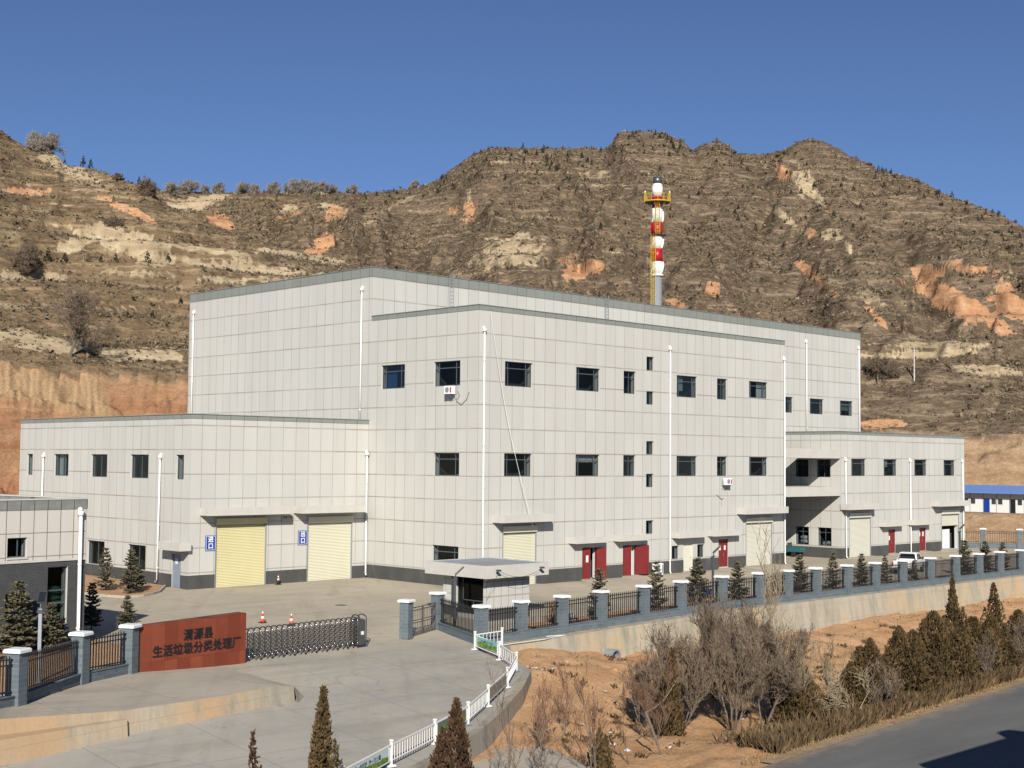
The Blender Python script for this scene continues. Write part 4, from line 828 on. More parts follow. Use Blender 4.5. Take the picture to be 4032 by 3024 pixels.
# sandbags stacked behind the tall window
rng=random.Random(3); z=.92; k=0
def sack(c,l,w,h,mat,name,label,cat,group,ang=0):
    b=MB(); n=14; R=[]
    for i in range(9):
        t=i/8*PI; R.append((math.sin(t)**.45 if 0<i<8 else .02,-math.cos(t)))
    base=len(b.v); ca,sa=math.cos(ang),math.sin(ang)
    for r,a in R:
        for j in range(n):
            q=2*PI*j/n; x=a*l/2; y=math.copysign(abs(math.cos(q))**.75,math.cos(q))*r*w/2; zz=math.copysign(abs(math.sin(q))**.8,math.sin(q))*r*h/2
            b.v.append((c[0]+x*ca-y*sa,c[1]+x*sa+y*ca,c[2]+zz+.012*math.sin(9*x+4*y)))
    for i in range(8):
        for j in range(n): b.f.append((i*n+j,i*n+(j+1)%n,(i+1)*n+(j+1)%n,(i+1)*n+j)); b.m.append(0)
    return tag(b.build(name,mat,None,True),label,cat,group)
for k in range(9):
    q=fO.p(-1.55+rng.uniform(-.12,.12),1.06+k*.235,.62); sack(q,.92+rng.uniform(-.12,.1),.42,.25,MT['sandbag'],'sandbag','green woven sandbag in the pile behind the tall office window','sandbag','green sandbags behind the office window',th6)
for q,l,a in (((51.35,5.0,1.55),.95,1.57),((51.35,5.05,1.95),.85,1.5),((51.4,2.0,1.5),.8,1.57),((51.4,2.6,1.42),.5,1.6),((51.38,4.4,1.5),.6,1.4)):
    sack(q,l,.5,.42,MT['whitebag'],'white_sack','white sack piled behind the ground floor windows of the right wing','sack','white sacks behind the right wing windows',a)
# blue curtain in the upper side window
b=MB()
for k in range(9): y=9.9+k*.14; b.quad((.36+.03*(k%2),y,15.35),(.36+.03*((k+1)%2),y+.14,15.35),(.36+.03*((k+1)%2),y+.14,16.7),(.36+.03*(k%2),y,16.7))
tag(b.build('curtain',MT['bluecloth']),'blue curtain hanging behind the upper window on the side of the front block','curtain')

# blinds and pale curtains behind some of the windows
def blind(f,u0,u1,z0,z1,a,c,zz,m,label):
    w=u1-u0; b=MB(); n=8
    for k in range(n):
        x0=u0+w*(a+(c-a)*k/n); x1=u0+w*(a+(c-a)*(k+1)/n); d0=.40+.03*(k%2); d1=.40+.03*((k+1)%2); b.quad(f.p(x0,z0+(z1-z0)*zz,d0),f.p(x1,z0+(z1-z0)*zz,d1),f.p(x1,z1-.05,d1),f.p(x0,z1-.05,d0))
    tag(b.build('curtain',MT[m]),label,'curtain')
blind(fF,*Wz[3],.05,.45,.3,'revin','pale curtain behind the upper front window right of the middle downpipe'); blind(fF,*Wz[5],.55,.95,.0,'whitebag','pale half drawn curtain behind the last upper front window'); blind(fF,*Lz[1],.05,.95,.62,'revin','short pale blind at the second lower front window')
blind(fLs,*LW[1],.1,.55,.0,'revin','pale curtain behind the second upper window of the left wing side'); blind(fLs,*LW[0],.1,.9,.0,'revin','pale curtain filling the narrow farthest window of the left wing side'); blind(fH,*Hw[2],.1,.9,.35,'glassgrey','grey green blind behind the last window of the high hall'); blind(fR,*RW[1],.1,.5,.55,'revin','pale blind behind the second upper window of the right wing'); blind(fR,*RW[3],.05,.4,.0,'glassgrey','grey curtain behind the last upper window of the right wing')
# ------------------------------------------------------------------ fences, gate, sign wall, guard rail
def pillar(x,y,z,parent,w=.56,h=2.05,ang=0.):
    c,s=math.cos(ang),math.sin(ang); T=lambda p:(x+p[0]*c-p[1]*s,y+p[0]*s+p[1]*c,z+p[2])
    b=MB(); b.box(-w/2,w/2,-w/2,w/2,-.25,h,0,T); o=b.build('pillar',MT['fencebrick'],parent)
    b=MB(); k=w/2+.09; b.bbox(-k,k,-k,k,h+.002,h+.15,.05,0,T); b.build('cap',MT['white'],o); return o
def railing(p,q,parent,z0=.50,z1=1.93,step=.185,r=.021):
    """pickets and rails between two points (x,y,z)"""
    p,q=Vector(p),Vector(q); L=(q-p).length; d=(q-p)/L; n=Vector((-d.y,d.x,0)).normalized(); b=MB()
    def bar(a,c,w,hh):
        P=[a-n*w,c-n*w,c+n*w,a+n*w]; b.hexa([(v.x,v.y,v.z-hh) for v in P]+[(v.x,v.y,v.z+hh) for v in P])
    for z in (z0+.10,z1-.33,z1-.13): bar(p+Vector((0,0,z)),q+Vector((0,0,z)),.024,.022)
    k=int(L/step)
    for i in range(1,k):
        c=p+d*(L*i/k); e=d*r; f=n*r
        P=[c-e-f,c+e-f,c+e+f,c-e+f]; b.hexa([(v.x,v.y,v.z+z0) for v in P]+[(v.x,v.y,v.z+z1-.06) for v in P])
        m=len(b.v); b.v+=[(v.x,v.y,v.z+z1-.06) for v in P]+[(c.x,c.y,c.z+z1+.05)]
        for j in range(4): b.f.append((m+j,m+(j+1)%4,m+4)); b.m.append(0)
    return b.build('railing',MT['black'],parent)
def lowwall(p,q,parent,h=.43,w=.13):
    p,q=Vector(p),Vector(q); d=(q-p).normalized(); n=Vector((-d.y,d.x,0)).normalized()*w; b=MB(); P=[p-n,q-n,q+n,p+n]
    b.hexa([(v.x,v.y,v.z-.3) for v in P]+[(v.x,v.y,v.z+h) for v in P]); n2=n*1.25; P=[p-n2,q-n2,q+n2,p+n2]; b.hexa([(v.x,v.y,v.z+h+.001) for v in P]+[(v.x,v.y,v.z+h+.05) for v in P]); return b.build('low_wall',MT['fencebrick'],parent)
def fence(pts,parent,skip=(),ang=0.):
    for i,p in enumerate(pts): pillar(p[0],p[1],p[2],parent,ang=ang)
    for i,(p,q) in enumerate(zip(pts,pts[1:])):
        if i in skip: continue
        a,c=Vector(p),Vector(q); d=(c-a).normalized()*.282; lowwall(a+d,c-d,parent); railing(a+d*1.02,c-d*1.02,parent)
FX=[-18.45,-15.4,-12.05,-8.65,-4.7,-1.05,3.25,7.45,10.85,14.4,18.55,22.5,26.55,30.9,35.1,39.15,43.0,47.0,51.0,55.2,59.4,63.6]
fr=tag(empty('brick_pillar_fence',(0,-20.1,0)),'long blue-grey pillared fence with black railings along the front of the yard','fence')
def reloc(root):
    inv=Matrix.Translation(root.location).inverted()
    for c in root.children: c.matrix_parent_inverse=inv
fence([(x,-20.1,float(gh(x,-20.1))) for x in FX],fr); reloc(fr)
fg=tag(empty('brick_pillar_fence',(-17,-17,0)),'short blue-grey pillared fence return beside the pedestrian gate','fence')
P1=(-20.4,-16.1,-.37); P2=(-16.75,-14.6,-.28); P3=(-18.45,-20.1,-.46)
pillar(*P1,fg,ang=.35); pillar(*P2,fg,ang=.1); a=Vector((-16.8,-14.88,-.30)); c=Vector((-18.4,-19.82,-.45)); lowwall(a,c,fg); railing(a,c,fg); reloc(fg)
pg=tag(empty('pedestrian_gate',(-18.5,-15.3,-.3)),'small brown metal double leaf gate between two blue-grey pillars','gate')
def pgate():
    A=Vector((-20.12,-15.98,-.33)); B=Vector((-17.0,-14.72,-.28)); d=(B-A).normalized(); n=Vector((-d.y,d.x,0)); L=(B-A).length
    for k in (0,1):
        b=MB(); o=A+d*(L*.5*k+.03); l=L*.5-.06; T=lambda p:tuple(o+d*p[0]+n*p[1]+Vector((0,0,p[2])))
        for x in (0,l-.05): b.box(x,x+.05,-.025,.025,.08,1.62,0,T)
        for z in (.08,.72,.84,1.42,1.57): b.box(.05,l-.05,-.02,.02,z,z+.05,0,T)
        for i in range(1,8):
            x=l*i/8
            b.box(x-.012,x+.012,-.012,.012,.13,.72,0,T); b.box(x-.012,x+.012,-.012,.012,.89,1.42,0,T)
        for i in range(6): x=l*(i+.5)/6; b.tube([T((x-.1,0,.15)),T((x,0,.42)),T((x+.1,0,.15))],.012,4,cap=False)
        b.build('gate_leaf',simple('brown_gate_metal',(.10,.085,.075),.5),pg)
pgate(); reloc(pg)
fl=tag(empty('brick_pillar_fence',(-46,-25,0)),'blue-grey pillared fence with black railings left of the rust red name wall','fence')
LP=[(-56.6,-31.0,.9),(-51.6,-27.9,.62),(-46.9,-25.0,.22),(-42.05,-20.5,.02),(-38.9,-18.95,-.05)]
fence(LP,fl,ang=.55); reloc(fl)
# name wall
sw=empty('name_wall',(-38.45,-18.85,-.28),math.atan2(.62,6.0)); tag(sw,'rust red panelled name wall with two rows of black characters beside the sliding gate','sign wall')
b=MB(); b.hexa([(0,-.02,-.2),(6.15,-.02,-.2),(6.15,.62,-.2),(0,.62,-.2),(0,-.02,2.26),(6.15,-.02,2.40),(6.15,.62,2.40),(0,.62,2.26)]); b.build('wall_body',MT['corten'],sw)
Mx=lambda x,z:Matrix(((1,0,0,x),(0,0,-1,-.045),(0,1,.02,z),(0,0,0,1)))
text('渭源县',.56,.05,'lettering',MT['black'],sw,Mx(3.3,1.63),bold=.005,sx=1.06)
text('生活垃圾分类处理厂',.555,.05,'lettering',MT['black'],sw,Mx(3.3,1.02),bold=.005,sx=1.04)
# sliding gate
sg=empty('sliding_gate',(-32.0,-17.55,-.30),math.atan2(.62,7.9)); tag(sg,'folding stainless steel lattice gate drawn across the entrance','sliding gate')
LG_=7.9; NA=21; H=1.55
def arch(x,y0,y1,h,r=.024):
    P=[(x,y0,.12),(x,y0,h-.2)]+[(x,(y0+y1)/2-(y1-y0)/2*math.cos(t),h-.2+.2*math.sin(t)) for t in np.linspace(.3,PI-.3,7)]+[(x,y1,h-.2),(x,y1,.12)]; return P
for i in range(NA):
    x=.12+(LG_-.75)*i/(NA-1); b=MB(); b.tube(arch(x,-.30,.30,H),.034,6); 
    for yy in (-.30,.30): b.tube([(x,yy,.12),(x,yy,.30)],.036,6)
    f_=b.build('arch_frame',MT['gatemetal'],sg,True)
    if i%2==0:
        b=MB()
        for yy in (-.30,.30): b.lathe([(.05,-.02),(.05,.02)],(0,0,0),8,0,lambda p,yy=yy:(x+p[0],yy+p[2],.05+p[1]))
        b.build('wheel',MT['rubber'],f_)
    if i<NA-1:
        dx=(LG_-.75)/(NA-1)
        for yy in (-.27,.27):
            b=MB()
            for k in range(5):
                z=.32+k*.2
                b.tube([(x,yy,z),(x+dx,yy,z+.2)],.02,4,cap=False); b.tube([(x,yy,z+.2),(x+dx,yy,z)],.02,4,cap=False)
            b.tube([(x,yy,.30),(x+dx*.5,yy,.42),(x+dx,yy,.30)],.018,4,cap=False)
            b.build('lattice_link',MT['gatemetal'],sg)
b=MB(); b.bbox(LG_-.5,LG_-.1,-.30,.30,.10,1.45,.08); o=b.build('drive_head',MT['dark'],sg)
b=MB()
for x in (LG_-.52,LG_-.06): b.tube(arch(x,-.33,.33,1.66),.032,6)
b.build('head_arch',MT['gatemetal'],o)
b=MB(); b.box(LG_-.40,LG_-.2,-.308,-.302,.62,.80); b.build('notice',MT['paper'],o)
b=MB(); b.box(LG_-.098,LG_-.092,-.18,.18,.70,1.28); b.build('control_panel',MT['black'],o)
# guard rail
gr=tag(empty('guard_rail',(-30,-30,-1.4)),'white movable guard rail with printed banners curving along the right edge of the driveway','guard rail')
bann={1:('banner_teal',1,True),4:('bannerback',0,False),6:('banner_dull',1,False),8:('banner_pale',1,True)}
def guard():
    n=len(RAIL)
    for i,(x,y) in enumerate(RAIL):
        z=float(gh(x,y))+.04; b=MB(); b.box(x-.042,x+.042,y-.042,y+.042,z+.03,z+.90); b.bbox(x-.06,x+.06,y-.06,y+.06,z+.902,z+.97,.025); o=b.build('post',MT['white'],gr); 
        b=MB(); b.bbox(x-.17,x+.17,y-.10,y+.10,z-.02,z+.045,.025); b.build('post_base',MT['white'] if i%3 else MT['galv'],o)
    for i in range(n-1):
        a=Vector((*RAIL[i],float(gh(*RAIL[i]))+.04)); c=Vector((*RAIL[i+1],float(gh(*RAIL[i+1]))+.04)); d=(c-a); L=d.length; d.normalize(); nn=Vector((-d.y,d.x,0)).normalized(); s=a+d*.07; l=L-.14
        T=lambda p:tuple(s+d*p[0]+nn*p[1]+Vector((0,0,p[2])))
        b=MB(); b.box(0,l,-.024,.024,.75,.80,0,T); b.box(0,l,-.02,.02,.18,.22,0,T)
        if i not in bann:
            k=int(l/.24)
            for j in range(1,k): b.box(l*j/k-.013,l*j/k+.013,-.01,.01,.22,.75,0,T)
        else:
            for x in (.12,l-.16): b.box(x,x+.04,-.02,.02,.22,.74,0,T)
        o=b.build('rail_panel',MT['white'],gr)
        if i in bann:
            m,side,tx=bann[i]; e=empty('banner'); e.parent=gr
            # viewer side is the outer side of the curve except on the first banner
            left,right=(s,s+d*l)
            dd=d if (right-left).dot(Vector(rt))>0 else -d; org=left if dd==d else right
            nrm=Vector((dd.y,-dd.x,0)).normalized()
            b=MB(); b.box(.17,l-.17,-.012,.012,.0,.50); bo=b.build('banner_sheet',MT[m],gr)
            q=org+Vector((0,0,.235)); Mb=Matrix(((dd.x,-nrm.x,0,q.x),(dd.y,-nrm.y,0,q.y),(dd.z,0,1,q.z),(0,0,0,1))); bo.matrix_basis=Mb; bpy.data.objects.remove(e)
            if tx:
                Ml=Matrix(((1,0,0,l*.5),(0,0,-1,-.016),(0,1,0,.33),(0,0,0,1)))
                ink=MT['ink'] if 'ink' in MT else MT.setdefault('ink',simple('banner_ink',(.03,.075,.07),.6))
                if i==8: text('多一份呵护  净一方土壤',.205*l/3.9,.003,'lettering',ink,bo,Ml,bold=.004)
                else: text('多一份呵护  净一方土壤',.115*l/2.4,.003,'lettering',ink,bo,Ml,bold=.003)
guard()
inv=Matrix.Translation(gr.location).inverted()
for c in gr.children:
    c.matrix_parent_inverse=inv
# far fence and bank at the right
ff=tag(empty('brick_pillar_fence',(84,-6,.1)),'distant blue-grey pillared fence in front of the earth bank by the blue roofed cabin','fence')
fence([(74.5,10.8,.1),(76.6,6.9,.1),(78.6,3.3,.1),(80.4,-.1,.1),(82.3,-3.6,.1),(84.2,-7.1,.1),(86.1,-10.6,.1),(88,-14.1,.1)],ff,ang=-1.07); reloc(ff)
# ------------------------------------------------------------------ vegetation
def segs_mesh(name,P0,P1,R0,R1,k=3):
    P0,P1=np.array(P0),np.array(P1); R0,R1=np.array(R0)[:,None],np.array(R1)[:,None]; n=len(P0)
    d=P1-P0; d/=np.linalg.norm(d,axis=1,keepdims=True)+1e-9
    ref=np.where(np.abs(d[:,2:3])<.9,np.array([[0,0,1.]]),np.array([[1.,0,0]])); a=np.cross(d,ref); a/=np.linalg.norm(a,axis=1,keepdims=True)+1e-9; b=np.cross(d,a)
    rings=[]
    for P,R in ((P0,R0),(P1,R1)):
        for j in range(k):
            t=2*PI*j/k; rings.append(P+(a*math.cos(t)+b*math.sin(t))*R)
    V=np.stack(rings,1).reshape(-1,3); base=np.arange(n)[:,None]*2*k; F=[]
    for j in range(k):
        F.append(np.hstack([base+j,base+(j+1)%k,base+k+(j+1)%k,base+k+j]))
    return npmesh(name,V,np.concatenate(F),False)
def grow(seed,H,spread=.5,stems=1,lev=4,up=.35,dens=1.,r0=.07,first=.3,lean=.15):
    """branching skeleton: list of (p0,p1,r0,r1,level)"""
    rng=np.random.RandomState(seed); out=[]
    def rec(p,d,L,r,l):
        n=4 if l<2 else 3; q=p.copy(); seg=L/n; dd=d.copy()
        for i in range(n):
            dd=dd+rng.normal(0,.10+.05*l,3)+np.array([0,0,up*.25]); dd/=np.linalg.norm(dd); e=q+dd*seg; ra=r*(1-.75*i/n); rb=r*(1-.75*(i+1)/n)
            out.append((q.copy(),e.copy(),ra,rb,l)); 
            if l<lev:
                t=(i+1)/n
                if l>0 or t>first:
                    nb=rng.poisson(1.55*dens if l<lev-1 else 1.9*dens)
                    for _ in range(nb):
                        ax=rng.normal(0,1,3); ax-=ax.dot(dd)*dd; ax/=np.linalg.norm(ax)+1e-9
                        nd=dd*(1-spread*.75)+ax*spread+np.array([0,0,up*.5]); nd/=np.linalg.norm(nd)
                        f=q+(e-q)*rng.rand(); rec(f,nd,L*rng.uniform(.42,.72),max(rb*.62,.006),l+1)
            q=e
    for s in range(stems):
        a=rng.rand()*2*PI; d=np.array([math.cos(a)*lean*(1 if stems==1 else 1.8),math.sin(a)*lean*(1 if stems==1 else 1.8),1.]); d/=np.linalg.norm(d)
        p=np.array([math.cos(a)*.08*(stems>1),math.sin(a)*.08*(stems>1),-.15]); rec(p,d,H*(rng.uniform(.55,.75) if stems>1 else .72),r0*rng.uniform(.75,1.1),0)
    return out
def bare_tree(name,seed,loc,H,label,cat='tree',mat='twig',group=None,minr=.008,rz=0.,**kw):
    s=grow(seed,H,**kw); zmax=max(x[1][2] for x in s); k=H/zmax
    root=tag(empty(name,loc,rz),label,cat,group)
    for nm,f,sides,mm in (('trunk',lambda l:l<=1,5,'bark' if mat!='twig_pale' else 'twig_pale'),('crown',lambda l:l>1,3,mat)):
        q=[x for x in s if f(x[4])]
        if not q: continue
        me=segs_mesh(nm,[x[0]*k for x in q],[x[1]*k for x in q],[max(x[2]*k,minr) for x in q],[max(x[3]*k,minr*.8) for x in q],sides); link(nm,me,MT[mm],root)
    return root
def sprays(P,Dr,L,Wd,rng,cross=True):
    """kite shaped tufts"""
    n=len(P); r=rng.normal(0,1,(n,3)); s=np.cross(Dr,r); s/=np.linalg.norm(s,axis=1,keepdims=True)+1e-9
    V=[];F=[]; L=L[:,None]; Wd=Wd[:,None]
    for q in ((s,) if not cross else (s,np.cross(Dr,s))):
        b=len(V)*0; V.append(np.stack([P,P+Dr*L*.45+q*Wd,P+Dr*L,P+Dr*L*.45-q*Wd],1).reshape(-1,3))
    V=np.concatenate(V); F=np.arange(len(V)).reshape(-1,4); return V,F
def with_var(me,n,rng,lo=0,hi=1,per=4,vals=None):
    m=len(me.vertices)//per; v=(rng.rand(m)*(hi-lo)+lo) if vals is None else vals; v=np.repeat(v,per); colattr(me,'var',np.stack([v,v,v],-1))
def juniper_mesh(seed,H,R,n=3800,top=.8,ragged=.3,low=0.02,bushy=False):
    rng=np.random.RandomState(seed); t=low+(1-low)*rng.rand(n)**.92
    # several upright plumes give an uneven outline
    K=14; ang=rng.rand(K)*2*PI; pr=np.where(np.arange(K)==0,0,rng.uniform(.3,.95,K))*R; ph=np.where(np.arange(K)==0,1.,rng.uniform(.32,.86,K)); k=np.where(rng.rand(n)<.26,0,rng.randint(0,K,n)); cx=pr[k]*np.cos(ang[k]); cy=pr[k]*np.sin(ang[k]); hh=ph[k]*H
    if bushy: pr=np.where(np.arange(K)==0,0,np.linspace(.25,1.0,K))*R*.85; ph=np.where(np.arange(K)==0,1.,rng.uniform(.62,.97,K)*(1-.30*(pr/R)**2)); cx=pr[k]*np.cos(ang[k]); cy=pr[k]*np.sin(ang[k]); hh=ph[k]*H
    prof=np.clip((1-t**(2.6 if bushy else 1.3))**top*1.05,0,1)*np.clip(t/.10+.45,0,1); rr=np.where(k==0,R*.62,R*.45)*prof*(1+ragged*np.sin(7*t+ang[k]*5)*.5); a=rng.rand(n)*2*PI; rad=rr*np.sqrt(rng.uniform(.12,1,n))
    P=np.stack([cx*(1-(.12 if bushy else .45)*t)+rad*np.cos(a),cy*(1-(.12 if bushy else .45)*t)+rad*np.sin(a),t*hh],-1); D=np.stack([np.cos(a)*.45,np.sin(a)*.45,np.full(n,1.)],-1)+rng.normal(0,.33,(n,3)); D/=np.linalg.norm(D,axis=1,keepdims=True)
    L=rng.uniform(.10,.27,n)*(.55+.16*R+.2*(1-t)); Wd=L*rng.uniform(.16,.30,n); V,F=sprays(P,D,L,Wd,rng); me=npmesh('crown',V,F)
    v=np.clip(.5+.25*rng.normal(0,1,n)+.25*np.sin(k*2.3),0,1); with_var(me,n,rng,vals=np.concatenate([v,v])); return me
def juniper(name,seed,loc,H,R,label,mat='juniper',group=None,n=3800,**kw):
    n=int(n*1.5)
    root=tag(empty(name,loc,seed*1.3),label,'tree',group); link('crown',juniper_mesh(seed,H,R,n,**kw),MT[mat],root)
    b=MB(); b.tube([(0,0,-.2),(.02,.01,H*.35),(0,0,H*.75)],[.09,.06,.02],6); b.build('trunk',MT['bark'],root); return root
def spruce_meshes(seed,H,R,whorls=13,sparse=1.):
    rng=np.random.RandomState(seed); seg=[];P=[];D=[];L=[]
    for w in range(whorls):
        t=.10+.86*(w/(whorls-1))**.92; z=t*H; bl=R*(1-t)**.75*rng.uniform(.85,1.1)+.06; nb=int(rng.randint(6,9)*(1-.35*t))
        a0=rng.rand()*6
        for i in range(nb):
            a=a0+2*PI*i/nb+rng.normal(0,.2); l=bl*rng.uniform(.7,1.1); d=np.array([math.cos(a),math.sin(a),rng.uniform(-.05,.35)+.45*t]); d/=np.linalg.norm(d); p=np.array([0,0,z+rng.normal(0,.04)]); seg.append((p,p+d*l))
            m=max(4,int(l/.055*sparse))
            for j in range(m):
                f=.12+.88*j/m; q=p+d*l*f
                for s in (-1,1):
                    side=np.array([-d[1],d[0],0])*s; dd=d*.55+side*.75+rng.normal(0,.22,3); dd[2]-=.08; dd/=np.linalg.norm(dd); P.append(q);D.append(dd);L.append((.07+.22*(1-f)*l+.08)*rng.uniform(.7,1.25))
            P.append(p+d*l*.9);D.append(d);L.append(.16)
    for j in range(14): P.append(np.array([0,0,H*(.86+.01*j)]));a=rng.rand()*6.28;D.append(np.array([math.cos(a)*.5,math.sin(a)*.5,.8]));L.append(.10)
    P,D,L=np.array(P),np.array(D),np.array(L); V,F=sprays(P,D,L,L*.24,rng); me=npmesh('crown',V,F); with_var(me,0,rng,.1,1.)
    tr=segs_mesh('trunk',[np.array([0,0,-.15]),np.array([0,0,H*.5])]+[s[0] for s in seg],[np.array([0,0,H*.5]),np.array([0,0,H])]+[s[1] for s in seg],[.045,.03]+[.011]*len(seg),[.03,.008]+[.004]*len(seg),4); return me,tr
SPM=[spruce_meshes(11,2.9,.82),spruce_meshes(12,2.9,.95,12,.8),spruce_meshes(13,2.9,.75,11,.6),spruce_meshes(14,2.9,1.0,14,1.1)]
for c_,t_ in SPM: c_.materials.append(MT['spruce']); t_.materials.append(MT['bark'])
def spruce(k,loc,H,label,group,rz=0):
    root=tag(empty('young_spruce',loc,rz),label,'tree',group); root.scale=(H/2.9*1.15,H/2.9*1.15,H/2.9); link('crown',SPM[k][0],None,root); link('trunk',SPM[k][1],None,root); return root
GS='young spruces planted inside the front fence'
ordn=['nearest the gatehouse','second from the gatehouse','third from the gatehouse, beside the solar lamp','fourth from the gatehouse','fifth from the gatehouse','sixth from the gatehouse','seventh from the gatehouse','left of the white pickup','behind the pickup between two fence pillars','second to the right of the pickup','third to the right of the pickup','farthest right along the fence']
for i,(x,H,k) in enumerate([(-5.9,2.95,0),(-.35,3.05,2),(4.1,3.0,3),(8.5,2.6,1),(16.3,2.75,1),(20.8,2.7,2),(24.9,2.45,0),(28.4,2.2,2),(33.0,1.6,2),(41.8,2.9,1),(45.6,2.7,3),(49.0,2.5,0)]):
    spruce(k,(x,-17.5,float(gh(x,-17.5))+.08),H,'young spruce in the planting strip, '+ordn[i],GS,x*2.1)
GL='young spruces around the left buildings'
for (x,y,H,k,l) in [(-21.9,15.2,3.0,2,'young spruce standing in the soil bed left of the left wing downpipe'),(-21.6,12.2,3.0,0,'young spruce at the front of the soil bed before the left wing'),(-23.6,19.5,3.0,2,'young spruce farthest back in the soil bed by the left wing'),(-19.8,14.3,1.7,3,'small dark spruce close to the left wing wall near the grey door'),(-33.1,-4.3,2.5,0,'young spruce in the shade beside the office corner'),(-32.0,-6.2,1.9,3,'bushy young spruce behind the fence left of the name wall'),(-40.6,-11.4,3.5,3,'tall young spruce before the small office window'),(-38.6,-10.7,2.3,3,'shorter spruce in front of the tall office window'),(-43.5,-13.5,2.0,0,'young spruce near the left picture edge behind the fence')]:
    spruce(k,(x,y,float(gh(x,y))+.08),H,l,GL,x)
# junipers on the road bank
GJ='junipers along the road bank'
def dzf(x,y): return float(dz(np.array([x]),np.array([y]))[0])
for i,(x,y,H,R,l,m,n) in enumerate([
 (-44.25,-40.35,5.15,.84,'tall brown juniper beside the driveway in the foreground','juniper',4600),(-39.6,-41.3,4.6,1.15,'broad rust coloured conical juniper in front of the guard rail','juniper_rust',5200),(-28.4,-37.6,1.75,.5,'small dark olive juniper on the earth near the pavement corner','juniper',1700),(-19.9,-34.5,4.0,.85,'dark sparse juniper standing among the bare grey shrubs','juniper',2300),(-13.1,-36.8,3.1,1.25,'rounded juniper right of the bare shrub thicket','juniper',4200),
 (-7.6,-37.5,3.5,1.35,'first juniper of the dense row left end','juniper',5200),(-5.3,-37.8,3.9,1.45,'second juniper of the dense row with a thin leaning tip','juniper',5200),(-3.6,-38.0,3.0,1.3,'low juniper filling the middle of the dense row','juniper',4200),(.05,-36.9,4.2,1.9,'widest juniper of the dense row','juniper',7000),(2.8,-36.6,6.1,1.15,'tallest narrow juniper spiring above the dense row','juniper',5200),(4.3,-37.2,3.6,1.5,'juniper right of the tallest spire','juniper',5000),(9.1,-36.0,5.1,1.3,'open topped juniper near the right edge','juniper',3800),(6.9,-36.9,3.4,1.5,'low juniper before the open topped one','juniper',4500),(12.2,-36.1,3.4,1.7,'juniper at the right picture edge','juniper',5000),(-9.8,-37.7,2.5,1.1,'low juniper leaning out at the left end of the dense row','juniper',3400),(1.5,-37.7,3.1,1.3,'low juniper in front of the widest one','juniper',3800),(5.6,-36.3,3.5,1.3,'juniper behind the gap right of the tallest spire','juniper',3800),(11.0,-36.7,3.0,1.3,'low juniper left of the one at the right edge','juniper',3600),(15.5,-35.9,4.2,1.2,'juniper beyond the right picture edge','juniper',3800),(-47.9,-42.0,4.5,.42,'thin juniper tip at the bottom left of the driveway','juniper_rust',1200)]):
    juniper('juniper',i+21,(x,y,dzf(x,y)-.05),H,R,l,m,GJ,n,bushy=i in (4,5,6,7,8,10,12,13,14,15,16,17,18))
